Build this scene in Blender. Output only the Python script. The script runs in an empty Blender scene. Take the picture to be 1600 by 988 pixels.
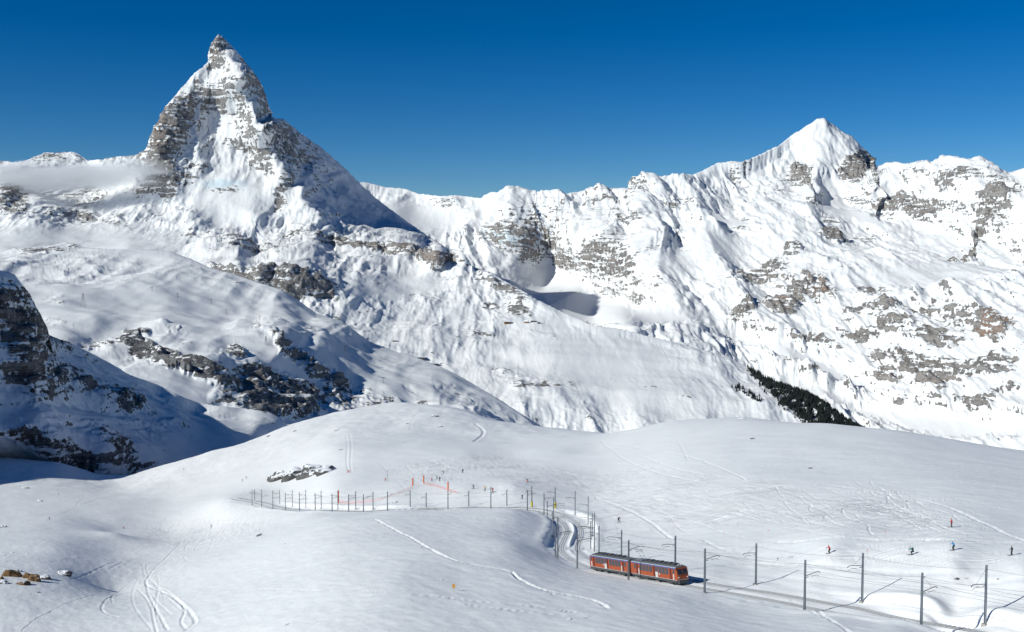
import bpy, bmesh, math, random
import numpy as np
from mathutils import Vector, Matrix

scene = bpy.context.scene
COL = scene.collection
rad = math.radians

# ------------------------------------------------------------------ camera
FPX = 1780.0                     # focal length in pixels of the 1600 px wide frame
HORIZON = 385.0                  # row of the true horizon
PITCH = math.atan((494.0 - HORIZON) / FPX)
cam_data = bpy.data.cameras.new('camera')
cam_data.sensor_width = 36.0
cam_data.lens = 36.0 * FPX / 1600.0
cam_data.clip_start = 1.0
cam_data.clip_end = 60000.0
cam = bpy.data.objects.new('camera', cam_data)
COL.objects.link(cam)
cam.location = (0, 0, 0)
cam.rotation_euler = (math.pi / 2 - PITCH, 0, 0)
scene.camera = cam

# ------------------------------------------------------------------ sky, sun, exposure
SUN_EL = rad(31.5)
SUN_LEFT = rad(64.0)             # how far left of "straight behind the camera" the sun stands
to_sun = Vector((-math.sin(SUN_LEFT) * math.cos(SUN_EL), -math.cos(SUN_LEFT) * math.cos(SUN_EL), math.sin(SUN_EL)))
world = bpy.data.worlds.new('World')
scene.world = world
world.use_nodes = True
wn = world.node_tree
bg = wn.nodes['Background']
sky = wn.nodes.new('ShaderNodeTexSky')
sky.sky_type = 'NISHITA'
sky.sun_disc = False
sky.sun_elevation = SUN_EL
sky.sun_rotation = math.atan2(to_sun.x, to_sun.y)
sky.altitude = 2900.0
sky.air_density = 1.0
sky.dust_density = 0.0
sky.ozone_density = 5.0
gam = wn.nodes.new('ShaderNodeGamma'); gam.inputs[1].default_value = 1.25
wn.links.new(sky.outputs[0], gam.inputs[0]); hs = wn.nodes.new('ShaderNodeHueSaturation'); hs.inputs['Saturation'].default_value = 1.24; hs.inputs['Value'].default_value = 0.86
wn.links.new(gam.outputs[0], hs.inputs['Color']); wn.links.new(hs.outputs[0], bg.inputs[0])
bg.inputs[1].default_value = 0.0515
sun_data = bpy.data.lights.new('sun', 'SUN')
sun_data.energy = 4.35
sun_data.angle = rad(0.53)
sun_data.color = (0.985, 0.99, 0.92)
sun = bpy.data.objects.new('sun', sun_data)
COL.objects.link(sun)
sun.rotation_euler = to_sun.to_track_quat('Z', 'Y').to_euler()
scene.view_settings.view_transform = 'Standard'
scene.view_settings.look = 'None'
scene.view_settings.exposure = 0.0
scene.view_settings.gamma = 1.0
scene.view_settings.use_curve_mapping = False
scene.cycles.max_bounces = 5
scene.cycles.diffuse_bounces = 3
scene.cycles.volume_bounces = 4
scene.cycles.volume_step_rate = 2.0
scene.cycles.use_denoising = True

# ------------------------------------------------------------------ pixel <-> place
CP, SP = math.cos(PITCH), math.sin(PITCH)
def at(px, py, Y):
    """world point seen at (px, py) of the 1600x988 photograph, Y metres in front of the camera"""
    a = (np.asarray(px, float) - 800.0) / FPX
    b = -(np.asarray(py, float) - 494.0) / FPX
    dy = CP + b * SP
    dz = -SP + b * CP
    k = np.asarray(Y, float) / dy
    return np.stack(np.broadcast_arrays(a * k, np.asarray(Y, float) + 0 * k, dz * k), -1)
def pixel(P):
    x, y, z = P[..., 0], P[..., 1], P[..., 2]
    d = y * CP - z * SP
    h = y * SP + z * CP
    return 800 + FPX * x / d, 494 - FPX * h / d

# ------------------------------------------------------------------ noise (numpy gradient noise)
_rng = np.random.RandomState(7)
_perm = np.tile(_rng.permutation(256), 3).astype(np.int32)
_g3 = _rng.normal(size=(256, 3)); _g3 /= np.linalg.norm(_g3, axis=1)[:, None]; _g3 = _g3.astype(np.float32)
_ang = _rng.uniform(0, 2 * np.pi, 256); _g2 = np.stack([np.cos(_ang), np.sin(_ang)], 1).astype(np.float32)
def n2(x, y):
    x = np.asarray(x, np.float64); y = np.asarray(y, np.float64)
    xi = np.floor(x); yi = np.floor(y)
    fx = (x - xi).astype(np.float32); fy = (y - yi).astype(np.float32)
    xi = xi.astype(np.int64) & 255; yi = yi.astype(np.int64) & 255
    u = fx * fx * fx * (fx * (fx * 6 - 15) + 10); v = fy * fy * fy * (fy * (fy * 6 - 15) + 10)
    def g(i, j):
        h = _perm[_perm[(xi + i) & 255] + ((yi + j) & 255)]
        return _g2[h, 0] * (fx - i) + _g2[h, 1] * (fy - j)
    a = g(0, 0) * (1 - u) + g(1, 0) * u
    b = g(0, 1) * (1 - u) + g(1, 1) * u
    return (a * (1 - v) + b * v) * 1.45
def n3(x, y, z):
    xi = np.floor(x); yi = np.floor(y); zi = np.floor(z)
    fx = (x - xi).astype(np.float32); fy = (y - yi).astype(np.float32); fz = (z - zi).astype(np.float32)
    xi = xi.astype(np.int64) & 255; yi = yi.astype(np.int64) & 255; zi = zi.astype(np.int64) & 255
    u = fx * fx * (3 - 2 * fx); v = fy * fy * (3 - 2 * fy); w = fz * fz * (3 - 2 * fz)
    def g(i, j, k):
        h = _perm[_perm[_perm[(xi + i) & 255] + ((yi + j) & 255)] + ((zi + k) & 255)]
        return _g3[h, 0] * (fx - i) + _g3[h, 1] * (fy - j) + _g3[h, 2] * (fz - k)
    c = []
    for k in (0, 1):
        a = g(0, 0, k) * (1 - u) + g(1, 0, k) * u
        b = g(0, 1, k) * (1 - u) + g(1, 1, k) * u
        c.append(a * (1 - v) + b * v)
    return (c[0] * (1 - w) + c[1] * w) * 1.5
def fbm2(x, y, octaves, gain=0.5, lac=2.03):
    s = 0; a = 1.0; t = 0
    for o in range(octaves):
        s = s + a * n2(x + 17.3 * o, y - 9.1 * o); t += a; a *= gain; x = x * lac; y = y * lac
    return s / t
def ridged3(x, y, z, octaves, gain=0.5, lac=2.07):
    s = 0; a = 1.0; t = 0; w = 1.0
    for o in range(octaves):
        r = 1 - np.abs(n3(x + 31.7 * o, y + 11.9 * o, z - 5.3 * o)) * 1.6
        r = np.clip(r, -0.5, 1) ; r = r * np.abs(r)
        s = s + a * r * w; t += a; w = np.clip(r * 1.6, 0.15, 1); a *= gain; x = x * lac; y = y * lac; z = z * lac
    return s / t
def sstep(a, b, x):
    t = np.clip((x - a) / (b - a), 0, 1)
    return t * t * (3 - 2 * t)

# ------------------------------------------------------------------ scattered interpolation (multiquadric)
class RBF:
    def __init__(self, pts, val, c, smooth=0.0):
        self.p = np.asarray(pts, float); self.c = c
        v = np.asarray(val, float); n = len(v)
        d = np.sqrt(((self.p[:, None] - self.p[None]) ** 2).sum(-1) + c * c)
        A = np.zeros((n + 3, n + 3)); A[:n, :n] = d - np.eye(n) * smooth
        Q = np.c_[np.ones(n), self.p]; A[:n, n:] = Q; A[n:, :n] = Q.T
        self.w = np.linalg.solve(A, np.r_[v, 0, 0, 0])
    def __call__(self, x, y):
        x = np.asarray(x, float); y = np.asarray(y, float)
        out = self.w[-3] + self.w[-2] * x + self.w[-1] * y
        for (a, b), w in zip(self.p, self.w):
            out = out + w * np.sqrt((x - a) ** 2 + (y - b) ** 2 + self.c ** 2)
        return out

def line(pts):
    p = np.asarray(sorted(pts), float)
    return lambda x: np.interp(x, p[:, 0], p[:, 1])

def grid_faces(nr, nc):
    i = np.arange(nr - 1)[:, None] * nc + np.arange(nc - 1)[None]
    return np.stack([i, i + 1, i + 1 + nc, i + nc], -1).reshape(-1, 4)

def grid_mesh(name, P, attrs, mats, flip=False):
    nr, nc = P.shape[:2]
    f = grid_faces(nr, nc)
    if flip: f = f[:, ::-1]
    me = bpy.data.meshes.new(name)
    me.vertices.add(nr * nc); me.vertices.foreach_set('co', P.reshape(-1).astype(np.float32))
    me.loops.add(f.size); me.loops.foreach_set('vertex_index', f.reshape(-1).astype(np.int32))
    me.polygons.add(len(f)); me.polygons.foreach_set('loop_start', np.arange(0, f.size, 4, dtype=np.int32))
    me.polygons.foreach_set('use_smooth', np.ones(len(f), bool))
    me.update(calc_edges=True)
    for k, v in attrs.items():
        a = me.attributes.new(k, 'FLOAT', 'POINT'); a.data.foreach_set('value', np.asarray(v, np.float32).reshape(-1))
    for m in mats: me.materials.append(m)
    o = bpy.data.objects.new(name, me); COL.objects.link(o)
    return o

def grid_normals(P):
    du = np.gradient(P, axis=1); dv = np.gradient(P, axis=0)
    n = np.cross(du, dv); n /= np.linalg.norm(n, axis=-1, keepdims=True) + 1e-9
    s = np.sign((n * (-P)).sum(-1, keepdims=True)); s[s == 0] = 1     # towards the viewer's side = outside
    return n * s

# ------------------------------------------------------------------ materials
MATS = {}
class NT:
    """tiny helper round a node tree"""
    def __init__(self, name):
        m = bpy.data.materials.new(name); m.use_nodes = True
        self.m = m; self.t = m.node_tree; self.b = self.t.nodes['Principled BSDF']
        self.out = self.t.nodes['Material Output']
        MATS[name] = m
    def n(self, typ, **kw):
        nd = self.t.nodes.new(typ)
        for k, v in kw.items():
            if k.startswith('i_'):
                key = k[2:]; key = int(key) if key.isdigit() else key.replace('_', ' ')
                nd.inputs[key].default_value = v
            else: setattr(nd, k, v)
        return nd
    def l(self, a, b): self.t.links.new(a, b)
    def math(self, op, a, b=None, c=None, clamp=False):
        nd = self.n('ShaderNodeMath', operation=op, use_clamp=clamp)
        for i, v in enumerate((a, b, c)):
            if v is None: continue
            if isinstance(v, (int, float)): nd.inputs[i].default_value = v
            else: self.l(v, nd.inputs[i])
        return nd.outputs[0]
    def mix(self, fac, a, b):
        nd = self.n('ShaderNodeMix', data_type='RGBA')
        if isinstance(fac, (int, float)): nd.inputs[0].default_value = fac
        else: self.l(fac, nd.inputs[0])
        for i, v in ((6, a), (7, b)):
            if isinstance(v, tuple): nd.inputs[i].default_value = (*v, 1)
            else: self.l(v, nd.inputs[i])
        return nd.outputs[2]
    def noise(self, vec, scale, detail=4, rough=0.55):
        nd = self.n('ShaderNodeTexNoise', i_Scale=scale, i_Detail=detail, i_Roughness=rough)
        self.l(vec, nd.inputs['Vector']); return nd.outputs[0]
    def sstep(self, lo, hi, x):
        nd = self.n('ShaderNodeMapRange', interpolation_type='SMOOTHSTEP')
        nd.inputs[1].default_value = lo; nd.inputs[2].default_value = hi
        self.l(x, nd.inputs[0]); return nd.outputs[0]
    def pos(self): return self.n('ShaderNodeNewGeometry').outputs['Position']
    def attr(self, name): return self.n('ShaderNodeAttribute', attribute_name=name).outputs['Fac']

def plain(name, col, rough=0.6, metal=0.0, spec=0.3, var=0.0, vscale=3.0):
    t = NT(name); b = t.b
    b.inputs['Base Color'].default_value = (*col, 1)
    b.inputs['Roughness'].default_value = rough; b.inputs['Metallic'].default_value = metal
    b.inputs['Specular IOR Level'].default_value = spec
    if var > 0:
        tc = t.n('ShaderNodeTexCoord').outputs['Object']
        nz = t.noise(tc, vscale, 4)
        c2 = tuple(max(0.0, c * (1 - var)) for c in col); c3 = tuple(min(1.0, c * (1 + var * 0.6)) for c in col)
        t.l(t.mix(nz, c2, c3), b.inputs['Base Color'])
    return t.m

SNOW = (0.815, 0.828, 0.835)
def mountain_mat(name, unit, rock_a, rock_b, rock_c, ice=False):
    """snow over rock; unit = metres of the finest rock detail"""
    t = NT(name); p = t.pos()
    hf = t.noise(p, 1.0 / (unit * 4), 6, 0.68)
    mf = t.noise(p, 1.0 / (unit * 22), 3, 0.5)
    # strata: noise squashed vertically
    mp = t.n('ShaderNodeMapping'); mp.inputs['Rotation'].default_value = (0.10, 0.16, 0.0); mp.inputs['Scale'].default_value = (0.22, 0.22, 1.9)
    t.l(p, mp.inputs['Vector'])
    st = t.noise(mp.outputs[0], 1.0 / (unit * 6), 4, 0.6)
    r = t.attr('rock')
    v = t.math('ADD', r, t.math('MULTIPLY', t.math('SUBTRACT', hf, 0.5), 1.7))
    v = t.math('ADD', v, t.math('MULTIPLY', t.math('SUBTRACT', st, 0.5), 1.7))
    fac = t.sstep(0.47, 0.60, v)
    rc = t.mix(t.sstep(0.35, 0.65, mf), rock_a, rock_b)
    rc = t.mix(t.sstep(0.42, 0.72, hf), rc, tuple(0.55 * c for c in rock_a))
    rc = t.mix(t.attr('warm'), rc, rock_c)
    dust = t.math('MULTIPLY', t.sstep(0.50, 0.62, st), 0.35)
    rc = t.mix(dust, rc, tuple(0.55 * a + 0.3 for a in rock_a))
    snow = t.mix(t.attr('ice'), SNOW, (0.62, 0.74, 0.80))
    col = t.mix(fac, snow, rc)
    t.l(col, t.b.inputs['Base Color'])
    t.b.inputs['Roughness'].default_value = 0.75
    t.b.inputs['Specular IOR Level'].default_value = 0.15
    bp = t.n('ShaderNodeBump', i_Strength=0.9, i_Distance=unit * 2.4)
    t.l(t.math('MULTIPLY', hf, t.math('ADD', t.math('MULTIPLY', fac, 0.9), 0.12)), bp.inputs['Height'])
    t.l(bp.outputs[0], t.b.inputs['Normal'])
    return t.m

def snow_mat(name):
    t = NT(name); p = t.pos()
    col = t.mix(t.noise(p, 0.02, 3), (0.85, 0.872, 0.90), (0.885, 0.90, 0.92))
    col = t.mix(t.attr('piste'), t.mix(t.noise(p, 0.012, 3), (0.855, 0.872, 0.878), (0.89, 0.90, 0.905)), (0.93, 0.94, 0.945))
    t.l(col, t.b.inputs['Base Color'])
    t.b.inputs['Roughness'].default_value = 0.62
    t.b.inputs['Specular IOR Level'].default_value = 0.2
    # wind-packed ripples everywhere, carved ski lines where the piste is
    mp = t.n('ShaderNodeMapping'); mp.inputs['Rotation'].default_value = (0, 0, 0.5); mp.inputs['Scale'].default_value = (0.25, 1.0, 1.0)
    t.l(p, mp.inputs['Vector'])
    rip = t.noise(mp.outputs[0], 0.35, 4, 0.5)
    fine = t.noise(p, 1.6, 4, 0.6)
    h = t.math('ADD', t.math('MULTIPLY', rip, 0.20), t.math('MULTIPLY', fine, 0.08))
    # ski lines: two crossing families of stretched noise, made into thin ridges
    lines = None
    for ang, sc in ((0.15, 1.1), (-0.35, 1.3), (0.9, 0.9)):
        m2 = t.n('ShaderNodeMapping'); m2.inputs['Rotation'].default_value = (0, 0, ang); m2.inputs['Scale'].default_value = (0.035, 1.0, 0.3)
        warp = t.n('ShaderNodeVectorMath', operation='ADD'); t.l(p, warp.inputs[0])
        wn_ = t.n('ShaderNodeTexNoise', i_Scale=0.03, i_Detail=2.0); t.l(p, wn_.inputs['Vector'])
        wv = t.n('ShaderNodeVectorMath', operation='SCALE', i_Scale=14.0); t.l(wn_.outputs['Color'], wv.inputs[0])
        t.l(wv.outputs[0], warp.inputs[1]); t.l(warp.outputs[0], m2.inputs['Vector'])
        nz = t.noise(m2.outputs[0], sc * 0.6, 2, 0.5)
        ln = t.math('SUBTRACT', 1.0, t.math('MULTIPLY', t.math('ABSOLUTE', t.math('SUBTRACT', nz, 0.5)), 14.0), clamp=True)
        lines = ln if lines is None else t.math('ADD', lines, ln)
    h = t.math('ADD', h, t.math('MULTIPLY', t.math('MULTIPLY', lines, t.attr('piste')), -0.24))
    bp = t.n('ShaderNodeBump', i_Strength=0.8, i_Distance=1.0)
    t.l(h, bp.inputs['Height']); t.l(bp.outputs[0], t.b.inputs['Normal'])
    return t.m

M_SNOW = snow_mat('snow')
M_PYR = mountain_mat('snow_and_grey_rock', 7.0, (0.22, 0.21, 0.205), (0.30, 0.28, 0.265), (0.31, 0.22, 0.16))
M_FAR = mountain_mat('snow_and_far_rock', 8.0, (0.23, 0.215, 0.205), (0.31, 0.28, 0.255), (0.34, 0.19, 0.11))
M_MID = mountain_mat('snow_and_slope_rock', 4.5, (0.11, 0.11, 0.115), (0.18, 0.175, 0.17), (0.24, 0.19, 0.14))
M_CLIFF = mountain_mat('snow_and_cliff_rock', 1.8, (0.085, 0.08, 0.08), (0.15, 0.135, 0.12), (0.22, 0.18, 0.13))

# ------------------------------------------------------------------ the mountains: sheets of terrain
def px_cols(x0, x1, step, lo=-20, hi=1620, coarse=14.0):
    a = []
    x = x0
    while x < x1:
        a.append(x); x += step if lo <= x < hi else coarse
    a.append(x1)
    return np.array(a)

def ellipses(px, py, blobs):
    m = np.zeros_like(px)
    wx_ = 10 * fbm2(px / 16.0, py / 11.0 + 3.3, 3); wy_ = 7 * fbm2(px / 13.0 + 9.1, py / 9.0, 3)
    px = px + wx_; py = py + wy_
    for (cx, cy, rx, ry, ang, s) in blobs:
        c, q = math.cos(rad(ang)), math.sin(rad(ang))
        u = ((px - cx) * c + (py - cy) * q) / rx; v = (-(px - cx) * q + (py - cy) * c) / ry
        d = u * u + v * v
        m = m + s * np.clip(1.25 - d, 0, 1)
    return m

def sheet(name, top, bot, ctrl, x0, x1, step, nrows, mat, relief, rocks=(), warm=(), ice=(), c=12.0,
          slope_lo=0.42, slope_hi=0.75, slope_gain=0.62, edge=8.0, rug_wl=1300.0, rug_lo=0.12, crag=1.2, base_rock=0.0, back=(30, 120, 400, 1100), flat=()):
    """terrain between a crest line (top) and a foot line (bot); ctrl gives places with their distance;
    relief = list of (wavelength m, amplitude m, vertical stretch, octaves, kind)"""
    px = px_cols(x0, x1, step)
    t = np.linspace(0, 1, nrows)
    T, B = line(top)(px), line(bot)(px)
    PX = np.broadcast_to(px, (nrows, len(px))).copy()
    # crag the crest a little so that it is not a ruled line
    T = T - crag * (1.2 - 2.4 * np.abs(n2(px / 11.0, px * 0 + x0 * .01))) * (.6 + n2(px / 60.0, px * 0)) - crag * .8 * n2(px / 3.7, px * 0 + 2.0)
    PY = T[None] + (B - T)[None] * t[:, None]
    ctrl = np.asarray(ctrl, float)
    f = RBF(ctrl[:, :2], np.log(ctrl[:, 2]), c)
    Y = np.exp(f(PX, PY))
    P = at(PX, PY, Y)
    N = grid_normals(P)
    x, y, z = P[..., 0], P[..., 1], P[..., 2]
    depth = np.zeros_like(x); crest = np.zeros_like(x)
    calm = 1 - 0.92 * np.clip(ellipses(PX, PY, flat), 0, 1)
    rk = np.clip(ellipses(PX, PY, rocks), -1, 1.2)
    rug = rug_lo + (1 - rug_lo) * sstep(-0.10, 0.42, fbm2(x / rug_wl + 5.2, (y * 0.6 + z * 1.4) / rug_wl, 3) + 0.16)
    rug = np.clip(np.maximum(rug, np.clip(rk, 0, 1)) * calm, 0, 1)
    for (wl, amp, vs, oc, kind) in relief:
        q = 1.0 / wl
        wx = x + 0.35 * wl * n2(x * q * .7 + 3.1, z * q * .7 - y * q * .4)
        if kind == 'r':
            d = ridged3(wx * q, y * q, z * q * vs, oc, 0.58) - 0.35; crest = np.maximum(crest, d)
        elif kind in 'vu':          # ribs and gullies that run down the fall line
            d = 0; a = 1.0; tt = 0; qq = q; dn = (z * 1.0 + y * 0.35)
            for o in range(oc):
                w1 = n2(x * qq * .45 + 3.7 * o, dn * qq * .35 + 1.3)
                r1 = 1 - np.abs(n2((x + .9 / qq * w1) * qq + 11.3 * o, dn * qq * .16 - 4.1 * o)) * 2.0
                d = d + a * r1; tt += a; a *= .52; qq *= 2.15
            d = d / tt - .35; crest = np.maximum(crest, d * .7)
        elif kind == 't':          # ledges of layered rock
            uu = (z + .22 * x + .10 * y + wl * .9 * fbm2(x / wl * .12, y / wl * .12 + z / wl * .1, 3)) / wl
            ff = uu - np.floor(uu)
            d = (sstep(0, .75, ff) * (1 - sstep(.82, 1.0, ff)) - .4) * np.clip(rk * 1.2, 0, 1)
        elif kind == 'k': d = (ridged3(wx * q, y * q, z * q * vs, oc) - 0.3) * np.clip(rk * 1.3, 0.0, 1.0)
        else:
            d = 0; a = 1.0; qq = q
            for o in range(oc):
                d = d + a * n3(wx * qq + o * 7.7, y * qq - o * 3.3, z * qq * vs); a *= 0.5; qq *= 2.05
        depth = depth + amp * d * (1.0 if kind == 'f' or wl > 1000 else (calm if kind == 'u' else rug))
    tp = np.minimum(1, 0.16 + (PY - T[None]) / (edge * 4))          # keep the crest line where it is
    P2 = P + N * (depth * (0.35 + 0.65 * calm) * tp)[..., None]
    N2 = grid_normals(P2)
    steep = 1 - np.abs(N2[..., 2])
    rock = base_rock + slope_gain * sstep(slope_lo, slope_hi, steep) + rk * 0.52 + 0.55 * np.clip(crest - 0.12, 0, 0.4) * rug + 0.10 * (rug - 0.6)
    rock = np.minimum(rock, 0.66)
    wm = np.clip(ellipses(PX, PY, warm), 0, 1) * (0.55 + 0.6 * n2(x * .01, z * .02))
    ic = np.clip(ellipses(PX, PY, ice), 0, 1)
    # the far side of the crest
    rows = []
    for s in back[::-1]:
        q = P2[0].copy(); q[:, 1] += s; q[:, 0] += s * q[:, 0] / q[:, 1] * 0.6; q[:, 2] -= s * 0.85 + 0.0 * s
        rows.append(q)
    nb = len(rows)
    P3 = np.concatenate([np.stack(rows), P2], 0) if nb else P2
    ext = lambda a: np.concatenate([np.repeat(a[:1], nb, 0), a], 0) if nb else a
    o = grid_mesh(name, P3, {'rock': ext(rock), 'warm': ext(np.clip(wm, 0, 1)), 'ice': ext(ic)}, [mat])
    o['kind'] = 'structure'
    return o, P2, PX, PY

# --- the pyramid peak with the shelf at its foot and the ridge running out to the right
PYR_TOP = [(-420, 225), (-200, 262), (-80, 262), (0, 252), (19, 255), (40, 252), (56, 246), (72, 240), (88, 241), (103, 238), (115, 239), (125, 243), (137, 252), (160, 249), (187, 245), (212, 243),
 (228, 234), (234, 215), (247, 193), (253, 180), (259, 168), (272, 152), (281, 140), (297, 123), (305, 114), (312, 110), (320, 103), (325, 99), (326, 84), (331, 70), (337, 60), (341, 56), (346, 58), (353, 65),
 (366, 77), (378, 93), (391, 109), (403, 127), (412, 143), (417, 162), (422, 181), (431, 187), (442, 187), (453, 196), (469, 209), (484, 219), (500, 230), (519, 245), (544, 268), (569, 294), (587, 310),
 (619, 334), (644, 352), (669, 370), (700, 389), (722, 393), (737, 417), (775, 431), (806, 450), (837, 469), (885, 491), (929, 509), (979, 516), (1016, 526), (1088, 545), (1135, 557), (1172, 577), (1213, 600), (1260, 618), (1300, 643), (1344, 668), (1400, 700)]
PYR_BOT = [(-420, 460), (0, 440), (266, 440), (330, 460), (440, 500), (540, 560), (700, 640), (860, 700), (1000, 710), (1200, 700), (1400, 740)]
PYR = [(342, 57, 9080), (331, 72, 9070), (326, 90, 9000), (312, 110, 8880), (281, 140, 8690), (259, 168, 8520), (247, 193, 8420), (234, 215, 8320), (228, 236, 8260),
 # ridge towards the viewer
 (366, 88, 8980), (387, 112, 8900), (391, 136, 8830), (404, 158, 8760), (411, 176, 8690), (426, 190, 8620), (431, 208, 8560), (435, 236, 8450), (447, 258, 8340), (457, 273, 8260), (460, 292, 8180), (475, 296, 8080), (483, 318, 7990), (500, 336, 7880), (514, 354, 7790), (531, 370, 7700),
 (560, 373, 7580), (587, 375, 7480), (620, 378, 7330), (650, 382, 7200), (690, 392, 7010), (722, 396, 6850), (737, 419, 6650), (775, 432, 6400), (806, 451, 6200), (838, 470, 5950),
 # far right skyline, shaded face
 (356, 70, 9200), (378, 93, 9330), (391, 109, 9400), (412, 143, 9500), (422, 181, 9560), (442, 187, 9720), (469, 209, 9850), (500, 230, 9960), (544, 268, 10100), (569, 294, 10150), (619, 334, 9950), (644, 352, 9700), (669, 370, 9200), (700, 389, 8300),
 (470, 260, 9050), (500, 300, 8800), (540, 335, 8650), (590, 358, 8550),
 # east face
 (340, 110, 8930), (330, 160, 8760), (300, 180, 8590), (370, 180, 8720), (340, 220, 8540), (290, 230, 8380), (390, 240, 8470), (265, 250, 8240), (300, 270, 8230), (350, 268, 8300), (410, 270, 8310), (255, 275, 8120),
 # snow shoulder below
 (350, 285, 8150), (310, 310, 7950), (390, 310, 7950), (250, 330, 7850), (430, 320, 7930), (300, 350, 7550), (400, 345, 7600), (470, 345, 7750), (350, 370, 7350), (450, 375, 7400), (300, 385, 7150), (520, 392, 7350), (400, 400, 7000),
 (600, 398, 7150), (650, 402, 6900), (700, 412, 6700),
 # glacier shelf to the left
 (-420, 225, 9000), (-420, 440, 6500), (-200, 262, 9500), (0, 252, 10200), (72, 240, 10300), (137, 252, 10000), (187, 245, 8900), (210, 262, 8450), (100, 285, 8900), (30, 283, 8600), (0, 290, 8100), (0, 340, 7500), (60, 310, 7900), (110, 300, 8500), (150, 330, 8000), (180, 300, 8250), (100, 350, 7500), (200, 350, 7600), (60, 375, 6900), (200, 385, 6900), (0, 400, 6400), (-100, 330, 7600),
 # buttress of dark rock
 (330, 416, 6100), (355, 412, 6000), (375, 410, 5900), (406, 414, 5850), (453, 416, 5800), (481, 427, 5750), (500, 436, 5720), (525, 452, 5700), (375, 440, 5650), (420, 450, 5600), (470, 470, 5550), (510, 468, 5620), (450, 480, 5500),
 # hill with the lift station, its nose and the long slope to the right
 (545, 448, 5800), (580, 430, 6300), (640, 428, 6600), (690, 425, 6600), (610, 460, 6050), (560, 490, 5560), (520, 480, 5580), (540, 505, 5380), (640, 490, 5820), (740, 440, 6400), (700, 470, 6150), (780, 470, 6050), (770, 500, 5800), (820, 495, 5750), (870, 505, 5600),
 (600, 540, 5180), (700, 540, 5250), (800, 540, 5300), (680, 580, 4800), (760, 590, 4700), (860, 570, 4850), (880, 600, 4600), (800, 620, 4400), (960, 560, 5000), (1000, 534, 5300), (1088, 550, 5200), (1172, 580, 4950), (1260, 620, 4600), (1344, 669, 4200),
 (850, 640, 4280), (900, 670, 4150), (960, 620, 4500), (1000, 665, 4100), (1100, 600, 4700), (1100, 645, 4250), (1200, 630, 4450), (1400, 720, 3900), (1000, 710, 3950), (860, 700, 4050), (1200, 700, 4000)]
PYR_ROCKS = [(268, 192, 30, 58, 22, 0.85), (252, 230, 18, 40, 20, 0.8), (308, 132, 12, 24, 10, 0.5), (340, 78, 16, 26, -10, 0.95), (262, 278, 20, 34, 0, 0.85), (225, 290, 40, 14, -20, 0.6), (300, 272, 34, 14, -12, 0.45), (350, 296, 36, 7, 0, 0.8), (405, 258, 28, 14, 20, 0.55), (450, 280, 14, 22, 0, 0.5), (437, 300, 16, 9, -25, 0.8), (435, 318, 18, 8, -30, 0.85),
 (480, 225, 50, 60, 35, 0.5), (440, 215, 16, 45, -10, 0.5), (400, 120, 16, 45, -25, 0.7),
 (20, 315, 34, 26, 25, 0.95), (135, 305, 44, 22, 10, 0.7), (100, 335, 60, 14, 0, 0.65), (160, 350, 50, 12, 5, 0.55), (75, 246, 60, 10, 0, 0.7),
 (480, 372, 60, 10, 6, 0.75), (330, 372, 80, 8, 6, 0.6), (400, 390, 70, 8, 4, 0.75), (540, 380, 50, 9, 8, 0.85), (590, 388, 50, 10, 6, 0.95), (640, 388, 30, 10, 5, 1.0), (690, 404, 40, 12, 8, 1.1), (620, 400, 60, 6, 4, 0.6),
 (440, 436, 90, 22, 8, 1.1), (350, 422, 30, 8, 10, 0.9), (500, 455, 30, 14, 30, 0.9),
 (780, 448, 70, 12, 32, 0.85), (810, 487, 24, 10, 10, 1.1), (770, 485, 22, 8, 20, 0.7), (850, 520, 40, 7, 18, 0.6), (590, 440, 14, 9, 30, 0.6), (700, 438, 26, 7, 0, 0.5), (640, 465, 16, 8, -20, 0.5), (520, 500, 20, 8, -35, 0.45),
 (745, 533, 34, 11, -10, 0.62), (810, 598, 56, 17, 12, 0.75), (880, 605, 44, 12, 10, 0.66), (925, 645, 26, 28, 0, 0.45), (790, 575, 24, 8, 0, 0.55), (1020, 610, 20, 5, 15, 0.6), (1080, 630, 26, 6, 20, 0.7), (690, 560, 20, 5, 10, 0.5),
 (1130, 545, 40, 9, 15, 0.5)]
PYR_WARM = [(640, 388, 30, 12, 5, 0.55), (690, 404, 44, 14, 8, 0.7), (590, 386, 50, 10, 5, 0.3), (335, 80, 9, 18, 0, 0.8), (255, 205, 18, 40, 20, 0.45), (300, 150, 20, 34, 20, 0.2)]
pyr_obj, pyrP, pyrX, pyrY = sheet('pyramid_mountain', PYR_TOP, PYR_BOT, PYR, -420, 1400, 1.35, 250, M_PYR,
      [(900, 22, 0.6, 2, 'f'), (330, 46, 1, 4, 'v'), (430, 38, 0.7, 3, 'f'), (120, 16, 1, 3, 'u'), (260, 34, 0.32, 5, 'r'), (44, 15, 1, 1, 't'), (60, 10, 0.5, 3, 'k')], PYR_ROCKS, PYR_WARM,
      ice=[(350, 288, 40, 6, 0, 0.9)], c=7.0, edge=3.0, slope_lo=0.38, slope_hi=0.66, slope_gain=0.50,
      flat=[(800, 560, 330, 110, 12, 0.4), (1050, 600, 260, 90, 15, 0.45), (350, 315, 70, 40, 0, 0.7), (620, 450, 90, 25, 0, 0.6), (100, 385, 200, 40, 0, 0.9), (590, 330, 90, 40, 35, 0.5), (340, 200, 50, 90, 10, 0.30)])

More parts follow.
